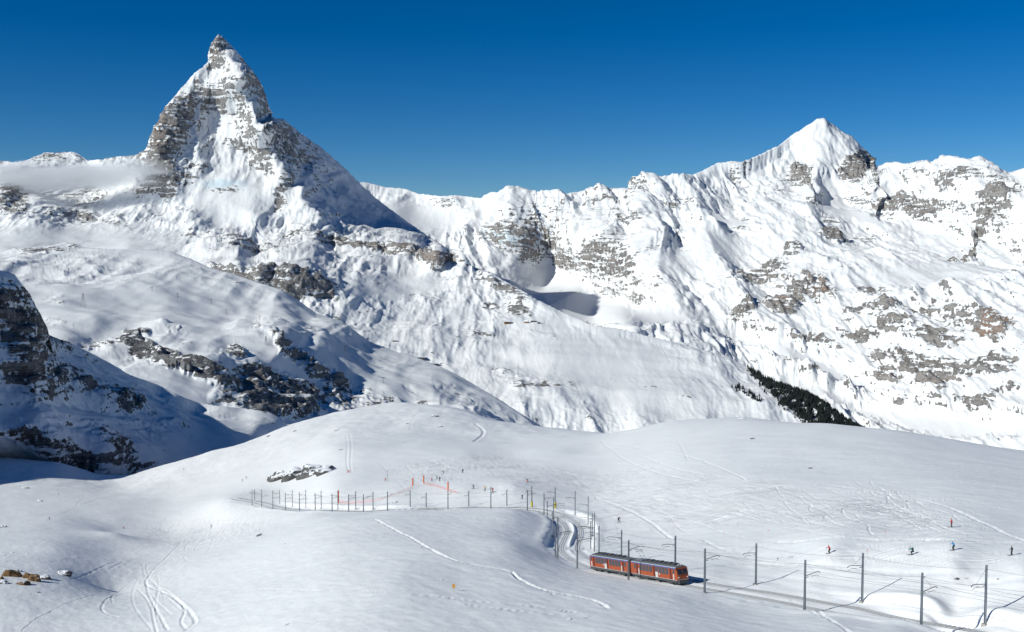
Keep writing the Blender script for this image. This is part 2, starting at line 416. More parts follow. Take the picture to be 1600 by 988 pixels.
# --- the back range: white peak at the right, headwall in the middle, glacier and valley floor
FAR_TOP = [(480, 300), (562, 284), (575, 285), (606, 292), (631, 294), (650, 301), (669, 304), (691, 307), (712, 306), (737, 309), (750, 311), (766, 301), (778, 301), (792, 291), (809, 293), (820, 297), (840, 305), (860, 306), (881, 305), (906, 301), (927, 297), (950, 297), (970, 296), (982, 307),
 (990, 304), (1002, 285), (1015, 275), (1034, 278), (1068, 276), (1084, 274), (1099, 266), (1121, 253), (1143, 249), (1159, 251), (1177, 244), (1202, 233), (1218, 226), (1237, 211), (1256, 201), (1275, 190), (1287, 187), (1306, 199), (1316, 208), (1331, 214), (1342, 226), (1350, 235), (1362, 252), (1370, 265),
 (1387, 255), (1400, 253), (1416, 256), (1437, 254), (1453, 255), (1475, 249), (1494, 247), (1516, 252), (1534, 247), (1547, 255), (1566, 268), (1578, 271), (1600, 265), (1660, 250), (1760, 240), (2000, 260)]
FAR_BOT = [(480, 450), (700, 490), (800, 545), (900, 575), (1000, 595), (1180, 640), (1300, 690), (1400, 720), (1600, 740), (2000, 800)]
FAR = [(480, 300, 13500), (562, 284, 14000), (606, 292, 14000), (650, 301, 13800), (691, 307, 13400), (737, 309, 13200), (766, 301, 13000), (792, 291, 12900), (840, 305, 12900), (881, 305, 12800), (927, 297, 12700), (970, 296, 12600), (990, 304, 12600), (1015, 275, 12600), (1084, 274, 12700), (1143, 249, 12900), (1202, 233, 13200), (1256, 201, 13550), (1287, 187, 13650), (1316, 208, 13500), (1342, 226, 13350), (1370, 265, 12900), (1400, 253, 12000), (1453, 255, 11600), (1494, 247, 11400), (1534, 247, 11200), (1578, 271, 10700), (1600, 265, 10500), (1760, 240, 9500), (2000, 260, 8500),
 # glacier basin left of the headwall
 (480, 420, 9500), (620, 330, 12800), (680, 345, 12800), (740, 345, 12600), (700, 375, 12300), (650, 320, 13400), (760, 385, 11900), (720, 420, 11400), (780, 420, 11300),
 # headwall with ribs
 (800, 330, 12300), (800, 380, 11700), (830, 345, 12350), (860, 340, 12300), (870, 390, 12000), (930, 330, 12250), (960, 350, 11900), (840, 410, 11900), (900, 410, 11600),
 (978, 335, 12100), (950, 380, 11200), (1000, 330, 11800), (1030, 310, 12000), (1040, 350, 11400), (1090, 300, 12200), (1090, 345, 11300), (1150, 290, 12300), (1180, 310, 11700), (1130, 330, 11500), (1060, 380, 10900),
 # the white peak's face and the ridges in front of it
 (1287, 240, 12900), (1260, 250, 12900), (1310, 255, 12750), (1330, 240, 13000), (1340, 262, 12650), (1225, 255, 12850), (1240, 280, 12300), (1260, 262, 12450), (1300, 280, 12200), (1340, 276, 12150), (1370, 270, 12100),
 (1275, 292, 11400), (1290, 320, 11000), (1305, 350, 10500), (1330, 375, 10000), (1250, 310, 11300), (1210, 330, 11100), (1200, 360, 10500), (1330, 310, 11300), (1380, 310, 11000), (1440, 318, 10500), (1400, 285, 11500), (1465, 300, 10700), (1350, 345, 10500), (1420, 340, 10100),
 (1540, 325, 9700), (1520, 340, 9450), (1490, 380, 9000), (1480, 310, 10300), (1600, 330, 9400), (1560, 300, 10000), (1560, 370, 8900), (1600, 380, 8500),
 # broad lower slopes
 (1000, 400, 10400), (1100, 390, 10300), (1150, 430, 9600), (1050, 430, 9800), (1200, 440, 9300), (1190, 400, 10000), (1280, 420, 9200), (1240, 390, 9800), (1350, 420, 8900), (1420, 400, 9000), (1470, 430, 8400), (1600, 440, 7700),
 (880, 452, 11300), (850, 455, 11300), (850, 470, 10400), (840, 485, 9900), (880, 480, 10200), (900, 492, 10000), (940, 468, 10700), (930, 503, 9700), (960, 478, 10200), (990, 490, 9300), (1000, 470, 9700), (1100, 480, 8800), (1200, 480, 8600), (1180, 510, 8300), (1250, 470, 8500), (1300, 470, 8350), (1300, 500, 8000), (1400, 480, 7900), (1500, 480, 7500), (1600, 500, 7000),
 (980, 510, 7700), (1060, 530, 7700), (1140, 550, 7800), (1220, 560, 7500), (1270, 540, 7700), (1350, 540, 7400), (1450, 540, 7100), (1550, 560, 6700), (1600, 570, 6500), (1300, 600, 7000), (1400, 600, 6800), (1500, 620, 6400), (1600, 640, 6050), (1340, 650, 6550), (1430, 660, 6250), (1520, 680, 5950), (1600, 700, 5600), (2000, 600, 5500), (2000, 780, 4500), (1180, 620, 6900), (1400, 720, 5800)]
FAR_ROCKS = [(815, 350, 30, 36, 20, 0.42), (860, 360, 46, 36, 0, 0.36), (940, 340, 42, 40, 0, 0.38), (795, 385, 42, 28, 30, 0.67), (700, 318, 37, 10, 5, 0.56), (1000, 310, 21, 28, 20, 0.50), (1050, 335, 27, 9, 10, 0.78), (1075, 325, 31, 10, 12, 0.67), (985, 360, 31, 11, 15, 0.56), (960, 400, 42, 28, 10, 0.56), (890, 415, 27, 16, 0, 0.67), (1000, 425, 36, 18, -10, 0.50),
 (1340, 255, 23, 25, 40, 1.15), (1325, 268, 23, 10, 0, 1.01), (1360, 255, 8, 26, -30, 0.90), (1250, 262, 26, 18, 20, 0.95), (1225, 285, 42, 22, -20, 0.50), (1170, 262, 42, 16, 0, 0.34), (1275, 305, 27, 16, -20, 0.73), (1300, 345, 15, 37, -25, 0.67), (1300, 370, 27, 10, 10, 1.01), (1365, 300, 63, 9, 12, 0.73), (1420, 305, 37, 11, 16, 1.01), (1450, 312, 21, 9, 0, 0.90), (1500, 285, 42, 9, 5, 0.78), (1570, 300, 42, 19, 25, 0.67), (1555, 320, 36, 13, 30, 0.84), (1345, 360, 31, 13, -30, 0.56),
 (1520, 345, 42, 13, -48, 1.12), (1490, 382, 27, 11, -40, 0.90), (1400, 375, 52, 11, -15, 0.45), (1160, 445, 23, 10, -30, 0.78), (1200, 430, 42, 19, -20, 0.95), (1240, 398, 21, 16, -40, 0.78), (1160, 345, 19, 9, -30, 0.67), (1060, 400, 31, 10, -10, 0.45), (1330, 400, 52, 11, -10, 0.39),
 (1225, 500, 27, 18, 10, 1.15), (1165, 515, 36, 14, 0, 1.06), (1275, 470, 37, 19, 10, 1.12), (1245, 480, 15, 19, 0, 0.90), (1365, 470, 27, 10, -5, 0.84), (1345, 510, 26, 9, 0, 0.95), (1400, 512, 42, 10, -10, 0.84), (1450, 505, 27, 10, -40, 0.90), (1380, 540, 52, 10, -8, 0.69), (1440, 545, 63, 16, 10, 0.67), (1480, 560, 52, 16, 0, 0.67), (1560, 545, 36, 26, 10, 1.15), (1500, 520, 42, 18, 20, 0.56), (1280, 555, 47, 10, 8, 0.95), (1340, 545, 42, 8, 10, 0.67), (1400, 580, 52, 11, 5, 0.73),
 (1390, 605, 29, 16, 5, 1.01), (1430, 592, 21, 18, 30, 1.01), (1480, 605, 58, 22, 5, 1.12), (1460, 628, 27, 9, 10, 1.12), (1560, 600, 52, 18, 0, 0.90), (1530, 650, 42, 9, 5, 0.95), (1580, 635, 31, 9, 0, 0.78), (1240, 590, 27, 7, 8, 0.62), (1290, 607, 27, 7, 5, 0.56), (1330, 600, 31, 9, 10, 0.56), (1140, 545, 42, 9, 18, 0.62), (880, 462, 42, 5, 12, 0.62)]
FAR_WARM = [(1225, 490, 14, 16, 10, 0.5), (1290, 465, 26, 18, 10, 0.6), (1565, 540, 26, 26, 0, 1.0), (1530, 550, 30, 12, 0, 0.5), (1480, 628, 40, 10, 5, 0.3), (1590, 325, 14, 10, 0, 0.8), (1365, 470, 16, 6, 0, 0.3), (820, 390, 20, 14, 0, 0.3)]
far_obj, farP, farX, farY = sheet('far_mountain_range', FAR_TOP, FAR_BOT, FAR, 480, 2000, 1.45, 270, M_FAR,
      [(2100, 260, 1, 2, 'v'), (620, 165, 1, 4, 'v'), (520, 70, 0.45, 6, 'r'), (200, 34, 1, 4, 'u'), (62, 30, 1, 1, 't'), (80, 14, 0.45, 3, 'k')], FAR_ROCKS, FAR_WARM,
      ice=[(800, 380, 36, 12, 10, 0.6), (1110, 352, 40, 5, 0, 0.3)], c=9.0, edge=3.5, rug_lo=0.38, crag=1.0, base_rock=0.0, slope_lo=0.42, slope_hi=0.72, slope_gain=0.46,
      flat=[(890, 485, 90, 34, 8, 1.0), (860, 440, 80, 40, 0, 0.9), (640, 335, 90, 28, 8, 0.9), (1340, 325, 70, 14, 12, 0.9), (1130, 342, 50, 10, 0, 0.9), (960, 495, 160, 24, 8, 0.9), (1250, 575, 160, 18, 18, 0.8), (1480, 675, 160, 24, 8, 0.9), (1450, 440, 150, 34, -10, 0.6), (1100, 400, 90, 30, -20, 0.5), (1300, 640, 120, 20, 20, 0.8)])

# --- the ski slope in the middle distance on the left
MID_TOP = [(-500, 380), (-200, 392), (0, 396), (20, 389), (44, 387), (80, 384), (103, 379), (120, 382), (131, 387), (166, 391), (219, 391), (266, 394), (297, 405), (328, 419), (360, 428), (400, 440), (440, 453), (470, 472), (494, 491), (534, 503), (575, 534), (619, 550), (644, 556), (681, 570), (712, 584), (744, 603), (775, 622), (816, 648), (860, 690)]
MID_BOT = [(-500, 640), (0, 640), (300, 690), (440, 720), (600, 720), (860, 740)]
MID = [(-500, 380, 5600), (-200, 392, 5600), (0, 396, 5600), (103, 380, 5900), (131, 388, 5700), (219, 391, 5700), (266, 394, 5650), (328, 419, 5350), (400, 440, 5150), (440, 453, 5050), (494, 491, 5000), (534, 503, 5000), (575, 534, 4850), (619, 550, 4800), (681, 570, 4650), (744, 603, 4450), (816, 648, 4150), (860, 690, 3900),
 (-500, 640, 2900), (-200, 480, 3900), (0, 430, 4600), (100, 430, 4700), (200, 430, 4850), (300, 440, 4950), (100, 460, 4150), (200, 470, 4250), (300, 480, 4400), (400, 490, 4550), (480, 510, 4650), (150, 500, 3750), (250, 505, 3850), (350, 510, 4100), (100, 530, 3450),
 (150, 545, 3500), (220, 530, 3650), (260, 545, 3480), (310, 560, 3350), (340, 540, 3550), (380, 530, 3750), (400, 545, 3600), (440, 540, 3750), (500, 545, 4100), (560, 570, 4150), (620, 580, 4250), (680, 600, 4100), (740, 630, 3900),
 (380, 590, 3420), (420, 580, 3540), (400, 630, 3230), (470, 620, 3520), (540, 610, 3850), (600, 630, 3780), (480, 660, 3300), (560, 650, 3550), (640, 650, 3700), (720, 660, 3550), (300, 600, 3150), (200, 590, 3050), (0, 560, 3200), (0, 640, 2700), (300, 690, 2550), (440, 720, 2600), (600, 720, 2700), (860, 740, 3200)]
MID_ROCKS = [(250, 560, 80, 10, 22, 0.7), (340, 592, 70, 14, 22, 0.8), (565, 622, 60, 10, 32, 0.7), (640, 642, 60, 7, 28, 0.55), (180, 540, 60, 8, 15, 0.5), (300, 575, 60, 16, 25, 0.7), (520, 625, 60, 12, 35, 0.75), (600, 630, 60, 7, 30, 0.6), (680, 640, 40, 6, 30, 0.6), (430, 640, 50, 20, 20, 0.8), (60, 390, 60, 6, -2, 0.8), (120, 385, 20, 6, 10, 0.6), (300, 402, 24, 5, 25, 0.5), (85, 462, 22, 8, -10, 0.45), (90, 500, 26, 7, 10, 0.5), (150, 545, 40, 9, 10, 0.55), (215, 520, 26, 8, 10, 0.75), (225, 545, 40, 16, 25, 0.7), (260, 560, 34, 12, 20, 0.8), (365, 545, 24, 12, 0, 1.0), (330, 565, 20, 10, 0, 0.6), (420, 525, 34, 5, 30, 0.7), (470, 560, 50, 8, 38, 0.75), (400, 585, 40, 26, 25, 0.85), (450, 610, 50, 30, 30, 1.0), (520, 600, 50, 14, 42, 0.75), (380, 630, 60, 30, 10, 0.8), (470, 640, 40, 16, 10, 1.0), (640, 610, 20, 6, 30, 0.35), (720, 615, 60, 7, 28, 0.45), (280, 520, 40, 5, 15, 0.35), (650, 545, 30, 5, 20, 0.4), (255, 505, 12, 5, 0, 0.4), (195, 440, 14, 5, 0, 0.4)]
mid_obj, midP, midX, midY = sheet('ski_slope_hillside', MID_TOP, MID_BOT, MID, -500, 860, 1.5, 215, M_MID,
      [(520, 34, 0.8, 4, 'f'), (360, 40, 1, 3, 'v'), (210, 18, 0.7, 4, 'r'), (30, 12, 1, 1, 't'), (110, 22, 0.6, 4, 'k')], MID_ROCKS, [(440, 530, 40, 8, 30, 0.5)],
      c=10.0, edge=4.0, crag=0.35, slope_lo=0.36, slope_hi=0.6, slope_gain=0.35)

# --- the dark rock hill at the left edge that throws the big shadow
CL_TOP = [(-900, 50), (-500, 120), (-300, 200), (-150, 310), (-60, 385), (0, 423), (22, 429), (34, 443), (47, 459), (56, 477), (66, 495), (73, 509), (77, 524), (92, 530), (110, 535), (150, 556), (200, 583), (250, 602), (287, 620), (312, 630), (340, 634), (380, 638), (420, 644), (440, 655), (470, 690), (560, 720)]
CL_BOT = [(-900, 900), (0, 790), (180, 790), (300, 770), (440, 720), (560, 740)]
CL = [(-900, 50, 1000), (-900, 900, 500), (-500, 120, 1250), (-300, 200, 1330), (-150, 310, 1340), (0, 423, 1300), (34, 443, 1310), (56, 477, 1325), (73, 509, 1345), (77, 524, 1370), (40, 520, 1240), (60, 540, 1250), (75, 560, 1290), (0, 520, 1220), (30, 600, 1180), (70, 600, 1200), (0, 600, 1160), (90, 545, 1480), (110, 536, 1640), (150, 556, 1720), (130, 580, 1480), (200, 583, 1800), (180, 610, 1500), (250, 602, 1900), (312, 630, 1950), (380, 638, 1980), (440, 655, 1950),
 (120, 620, 1300), (200, 640, 1420), (280, 650, 1600), (340, 660, 1700), (400, 665, 1750), (0, 640, 1120), (60, 640, 1140), (120, 660, 1210), (200, 680, 1300), (280, 690, 1420), (360, 680, 1600), (0, 680, 1080), (80, 690, 1110), (160, 715, 1180), (230, 720, 1260), (0, 740, 1180), (120, 750, 1220), (180, 770, 1300), (300, 760, 1350), (0, 790, 1250), (180, 790, 1300), (440, 720, 1700), (560, 740, 1900), (470, 690, 1950), (560, 720, 2100), (-150, 600, 950), (-300, 600, 850), (-500, 600, 750)]
CL_ROCKS = [(20, 500, 36, 77, -12, 1.10), (55, 520, 21, 55, -8, 1.15), (60, 585, 42, 38, 20, 0.83), (20, 580, 32, 28, 0, 0.66), (110, 585, 42, 22, 35, 0.61), (170, 615, 52, 17, 25, 0.68), (205, 622, 21, 22, 30, 0.66), (130, 555, 42, 9, 25, 0.44), (45, 680, 42, 17, 5, 1.10), (80, 700, 42, 16, 10, 0.77), (120, 718, 42, 13, 12, 0.99), (175, 690, 38, 22, 40, 0.66), (200, 710, 21, 16, 40, 0.55), (230, 640, 32, 13, 30, 0.50), (400, 640, 25, 6, 5, 0.61), (415, 655, 32, 6, 10, 0.50), (290, 665, 15, 6, 0, 0.55)]
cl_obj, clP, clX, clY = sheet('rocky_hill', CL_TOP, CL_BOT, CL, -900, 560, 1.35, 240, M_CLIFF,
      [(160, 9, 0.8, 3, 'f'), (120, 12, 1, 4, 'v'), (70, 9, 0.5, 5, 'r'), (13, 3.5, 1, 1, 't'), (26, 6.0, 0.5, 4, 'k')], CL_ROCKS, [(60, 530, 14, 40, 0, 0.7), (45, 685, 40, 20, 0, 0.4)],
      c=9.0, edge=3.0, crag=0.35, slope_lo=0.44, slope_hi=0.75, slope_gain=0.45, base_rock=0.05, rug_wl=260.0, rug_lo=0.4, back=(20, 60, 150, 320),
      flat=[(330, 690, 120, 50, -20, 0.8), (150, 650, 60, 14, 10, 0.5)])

# ------------------------------------------------------------------ the snowfield with the railway
K = 0.95
GP = {
 -500: [(230, 1000), (420, 880), (750, 800), (1150, 740), (1500, 760)],
 -150: [(230, 995), (300, 920), (420, 865), (560, 828), (750, 792), (950, 757), (1150, 722), (1200, 715), (1500, 738)],
 0: [(180, 1050), (230, 990), (300, 915), (330, 890), (420, 858), (560, 825), (750, 790), (950, 752), (1120, 722), (1200, 713), (1320, 722), (1500, 745)],
 90: [(230, 990), (300, 925), (340, 892), (420, 858), (500, 838), (620, 812), (800, 782), (1000, 745), (1130, 725), (1200, 722), (1300, 732), (1500, 765)],
 180: [(180, 1050), (230, 985), (340, 925), (470, 866), (520, 845), (545, 832), (565, 832), (600, 832), (660, 812), (800, 785), (1000, 758), (1150, 742), (1230, 748), (1400, 775)],
 260: [(220, 985), (330, 915), (440, 872), (520, 851), (560, 843), (620, 830), (800, 785), (1000, 742), (1120, 727), (1200, 731), (1400, 760)],
 330: [(150, 1070), (200, 990), (300, 905), (420, 862), (520, 840), (600, 822), (800, 770), (950, 735), (1100, 707), (1180, 709), (1350, 735)],
 440: [(130, 1060), (170, 990), (240, 910), (300, 867), (340, 850), (400, 833), (480, 817), (560, 802), (630, 786), (700, 765), (900, 715), (1200, 668), (1280, 669), (1500, 695)],
 520: [(120, 1060), (150, 1000), (220, 902), (280, 852), (350, 822), (420, 807), (450, 805), (520, 785), (560, 765), (640, 742), (820, 700), (1000, 672), (1250, 645), (1330, 646), (1500, 665)],
 620: [(140, 1005), (200, 905), (260, 852), (330, 816), (390, 800), (418, 798), (490, 778), (520, 765), (600, 742), (800, 700), (1050, 660), (1230, 635), (1300, 630), (1380, 632), (1600, 650)],
 720: [(110, 1080), (140, 1005), (200, 908), (260, 852), (330, 815), (380, 798), (402, 794), (480, 765), (550, 745), (700, 712), (900, 682), (1130, 645), (1200, 640), (1280, 643), (1500, 665)],
 800: [(140, 1005), (200, 908), (260, 853), (330, 816), (375, 796), (395, 790), (470, 760), (540, 742), (700, 714), (850, 693), (1000, 667), (1100, 661), (1180, 666), (1400, 690)],
 870: [(110, 1070), (150, 985), (200, 915), (240, 886), (262, 876), (280, 868), (300, 858), (330, 842), (365, 822), (400, 805), (430, 790), (480, 763), (560, 738), (700, 705), (900, 682), (1050, 669), (1130, 672), (1400, 700)],
 930: [(140, 1000), (200, 920), (237, 893), (270, 877), (310, 857), (350, 838), (390, 815), (450, 780), (550, 740), (700, 702), (850, 683), (1000, 676), (1070, 680), (1300, 700)],
 1050: [(110, 1075), (140, 1000), (190, 935), (214, 916), (235, 893), (255, 870), (300, 835), (350, 800), (430, 755), (550, 710), (700, 670), (780, 660), (850, 664), (1000, 690)],
 1170: [(140, 1005), (175, 965), (200, 935), (212, 921), (235, 885), (260, 845), (300, 805), (370, 760), (520, 700), (680, 657), (750, 652), (820, 656), (950, 690)],
 1300: [(110, 1080), (140, 1010), (165, 970), (180, 952), (195, 943), (205, 905), (216, 867), (240, 835), (300, 785), (400, 735), (520, 690), (600, 668), (650, 662), (710, 667), (850, 700)],
 1400: [(140, 1010), (160, 978), (172, 962), (183, 952), (194, 905), (208, 866), (232, 834), (290, 784), (400, 728), (520, 687), (600, 675), (660, 680), (850, 720)],
 1490: [(105, 1090), (130, 1020), (155, 985), (165, 972), (176, 966), (188, 890), (200, 857), (228, 823), (262, 797), (330, 755), (450, 712), (540, 692), (580, 689), (640, 695), (800, 730)],
 1600: [(130, 1030), (150, 1000), (160, 990), (170, 978), (182, 888), (194, 862), (215, 836), (245, 810), (330, 760), (450, 722), (520, 708), (560, 705), (620, 710), (800, 745)],
 1750: [(105, 1110), (130, 1040), (150, 1010), (163, 996), (175, 895), (195, 855), (240, 812), (330, 765), (450, 728), (560, 715), (800, 760)],
 2100: [(120, 1080), (175, 900), (240, 820), (450, 740), (560, 730), (800, 780)],
}
# the line of the railway: (px, py, Y) of the near track, from right to left; the far track runs 4.2 m beside it
TR = [(1900, 1060, 118), (1700, 1016, 138), (1540, 990, 151), (1400, 966, 164), (1300, 953, 175), (1200, 940, 187), (1130, 930, 195), (1060, 917, 206), (990, 905, 218), (930, 893, 233), (898, 879, 250), (880, 866, 268), (875, 854, 286), (880, 840, 306), (886, 830, 322), (886, 820, 340), (878, 811, 358), (862, 803, 376), (835, 798, 391), (800, 797, 402), (740, 798, 412), (680, 799, 420), (605, 800, 432), (545, 801, 448), (500, 799, 468), (468, 797, 495), (446, 793, 530), (426, 790, 560), (408, 787, 590), (388, 784, 612), (360, 782, 630)]
_pts, _val = [], []
_tr = np.array(TR, float)
for _a, _b, _c in TR:
    # drop guide points that would argue with the railway, then let the railway say how high the ground is
    for _x in GP:
        GP[_x] = [q for q in GP[_x] if not (abs(_x - _a) < 70 and abs(q[0] * K - _c - 3) < 12)]
for _i, (_a, _b, _c) in enumerate(TR):
    _p = at(_a, _b, _c); _q = at(*_tr[min(_i + 1, len(TR) - 1)]) - at(*_tr[max(_i - 1, 0)]); _q = _q[:2] / np.linalg.norm(_q[:2])
    for _o in (-2.0, 7.0):
        _w = np.array([_p[0] + _q[1] * _o, _p[1] - _q[0] * _o, _p[2] + 0.4])
        _u, _v = pixel(_w); _pts.append((_u / 260.0, math.log(_w[1]) * 2.2)); _val.append(float(_v))

for _x, _l in GP.items():
    for _Y, _py in _l:
        _pts.append((_x / 260.0, math.log(_Y * K) * 2.2)); _val.append(_py)
gr_rbf = RBF(_pts, _val, 0.06, 0.004)
def base_py(px, Y): return gr_rbf(np.asarray(px) / 260.0, np.log(Y) * 2.2)

def smooth_path(P, n):
    """resample a polyline evenly and round its corners"""
    P = np.asarray(P, float)
    for _ in range(4):
        Q = P[:-1] * .75 + P[1:] * .25; R = P[:-1] * .25 + P[1:] * .75
        P = np.concatenate([P[:1], np.stack([Q, R], 1).reshape(-1, P.shape[1]), P[-1:]])
    s = np.r_[0, np.cumsum(np.linalg.norm(np.diff(P[:, :2], axis=0), axis=1))]
    u = np.linspace(0, s[-1], n)
    return np.stack([np.interp(u, s, P[:, k]) for k in range(P.shape[1])], 1), u
_t = np.array(TR)
near_path, near_s = smooth_path(at(_t[:, 0], _t[:, 1], _t[:, 2]), 900)
_d = np.gradient(near_path[:, :2], axis=0); _d /= np.linalg.norm(_d, axis=1)[:, None]
SIDE = np.stack([_d[:, 1], -_d[:, 0]], 1)                       # to the right when walking away from the camera
far_path = near_path.copy(); far_path[:, :2] += SIDE * 4.2
mid_path = (near_path + far_path) / 2

gpx = px_cols(-480, 2080, 1.55, lo=-8, hi=1608, coarse=9.0)
gY = np.exp(np.linspace(math.log(112), math.log(1650), 640))
GX, GY_ = np.meshgrid(gpx, gY)
GPY = base_py(GX, GY_)
G = at(GX, GPY, GY_)
gx, gy, gz = G[..., 0], G[..., 1], G[..., 2].copy()
# gentle wind-shaped swells
gz += 0.9 * fbm2(gx / 60, gy / 85, 3) + 0.22 * fbm2(gx / 14 + gy / 40, gy / 16, 3) + 2.2 * n2(gx / 170 + 4, gy / 210) * sstep(350, 800, gy)
gz += 0.10 * fbm2(gx / 2.5 + gy / 6, gy / 4.0, 2) * (1 - sstep(350, 700, gy))
rough_w = sstep(700, 1000, gy) * 2.0
gz += rough_w * 0.8 * fbm2(gx / 30, gy / 40, 4)

def near_line(poly, width, rows=None):
    """for every ground point within width of the polyline: distance, signed side, arc position, z of the line"""
    R0, R1 = rows if rows else (0, len(gY))
    shp = (R1 - R0, gx.shape[1])
    dist = np.full(shp, 1e9); side = np.zeros(shp); arc = np.zeros(shp); lz = np.zeros(shp)
    s = np.r_[0, np.cumsum(np.linalg.norm(np.diff(poly[:, :2], axis=0), axis=1))]
    for i in range(len(poly) - 1):
        a, b = poly[i, :2], poly[i + 1, :2]
        y0, y1 = min(a[1], b[1]) - width, max(a[1], b[1]) + width
        r0, r1 = np.searchsorted(gY, y0), np.searchsorted(gY, y1)
        if r1 <= r0: continue
        yl = max(y0, 50)
        k = CP
        pa = 800 + FPX * (min(a[0], b[0]) - width) / (yl if min(a[0], b[0]) - width < 0 else y1) / 1.03 - 6
        pb = 800 + FPX * (max(a[0], b[0]) + width) / (yl if max(a[0], b[0]) + width > 0 else y1) * 1.03 + 6
        if min(a[0], b[0]) - width < 0: pa = 800 + FPX * (min(a[0], b[0]) - width) / yl * 1.03 - 6
        if max(a[0], b[0]) + width < 0: pb = 800 + FPX * (max(a[0], b[0]) + width) / y1 / 1.03 + 6
        c0, c1 = np.searchsorted(gpx, pa), np.searchsorted(gpx, pb)
        if c1 <= c0: continue
        r0, r1 = max(r0, R0), min(r1, R1)
        if r1 <= r0: continue
        X, Yy = gx[r0:r1, c0:c1], gy[r0:r1, c0:c1]
        sl = (slice(r0 - R0, r1 - R0), slice(c0, c1))
        ab = b - a; L2 = (ab ** 2).sum() + 1e-9
        t = np.clip(((X - a[0]) * ab[0] + (Yy - a[1]) * ab[1]) / L2, 0, 1)
        dx, dy = X - a[0] - t * ab[0], Yy - a[1] - t * ab[1]
        d = np.hypot(dx, dy); m = d < dist[sl]
        dist[sl] = np.where(m, d, dist[sl])
        side[sl] = np.where(m, np.sign(ab[1] * dx - ab[0] * dy) * d, side[sl])
        arc[sl] = np.where(m, s[i] + t * math.sqrt(L2), arc[sl])
        lz[sl] = np.where(m, poly[i, 2] + t * (poly[i + 1, 2] - poly[i, 2]), lz[sl])
    return dist, side, arc, lz

# the railway runs on the snow, sunk a little; deep cuttings in the curve and at the right edge
_td, _ts, _ta, _tz = near_line(mid_path[::3], 24.0)
_ppx, _ppy = pixel(mid_path)
_pd = 0.10 + 0.85 * sstep(275, 292, mid_path[:, 1]) * (1 - sstep(372, 392, mid_path[:, 1])) + 1.25 * sstep(1200, 1420, _ppx) + 0.9 * sstep(425, 445, mid_path[:, 1]) * (1 - sstep(560, 600, mid_path[:, 1]))
_ms = np.r_[0, np.cumsum(np.linalg.norm(np.diff(mid_path[:, :2], axis=0), axis=1))]
cut = np.interp(_ta, _ms, _pd)
jag = 0.45 * n2(gx / 3.0, gy / 3.0) + 0.5 * n2(gx / 9.0, gy / 9.0)
edge_d = _td - 5.3 - jag
k_in = 1 - sstep(0.0, 1.5, edge_d)
gz = np.where(_td < 20, gz - cut * k_in + 0.28 * cut * np.exp(-((edge_d - 2.2) / 1.4) ** 2), gz)
# ridge of snow between the two tracks in the curve
gz += np.where(_td < 6, 0.55 * np.exp(-(_ts / 0.55) ** 2) * (0.25 + sstep(285, 300, gy) * (1 - sstep(345, 360, gy))), 0)
# the big sunlit cut bank behind the far end of the line
gz0 = gz.copy()
_lnY0, _lnY1 = math.log(gY[0]), math.log(gY[-1])
def _bil(A, px, Y):
    r = (math.log(Y) - _lnY0) / (_lnY1 - _lnY0) * (len(gY) - 1); r = min(max(r, 0), len(gY) - 1.001)
    c = float(np.interp(px, gpx, np.arange(len(gpx)))); c = min(max(c, 0), len(gpx) - 1.001)
    i, j = int(r), int(c); fr, fc = r - i, c - j
    return (A[i, j] * (1 - fr) * (1 - fc) + A[i + 1, j] * fr * (1 - fc) + A[i, j + 1] * (1 - fr) * fc + A[i + 1, j + 1] * fr * fc)
def ground_z(x, y):
    """height of the snow at a place (a few steps, because the grid's columns lean a little)"""
    z = -0.28 * y
    for _ in range(4):
        d = y * CP - z * SP
        z = _bil(gz, 800 + FPX * x / d, y)
    return float(z)
def ground_hit(px, py, ymin=118.0, ymax=1600.0):
    """where the line of sight through (px, py) first meets the snow"""
    c = int(np.clip(np.searchsorted(gpx, px), 1, len(gpx) - 1))
    f = (px - gpx[c - 1]) / (gpx[c] - gpx[c - 1])
    zc = gz[:, c - 1] * (1 - f) + gz[:, c] * f
    xc = gx[:, c - 1] * (1 - f) + gx[:, c] * f
    rows = pixel(np.stack([xc, gY, zc], -1))[1]
    for i in range(len(gY)):
        if gY[i] < ymin: continue
        if rows[i] <= py:
            if i == 0: Y = gY[0]
            else:
                t = (rows[i - 1] - py) / max(rows[i - 1] - rows[i], 1e-6); t = min(max(t, 0), 1)
                Y = gY[i - 1] + t * (gY[i] - gY[i - 1])
            p = at(px, py, Y)
            return Vector((float(p[0]), float(Y), float(ground_z(p[0], Y))))
        if gY[i] > ymax: break
    p = at(px, py, ymax); return Vector((float(p[0]), ymax, ground_z(p[0], ymax)))

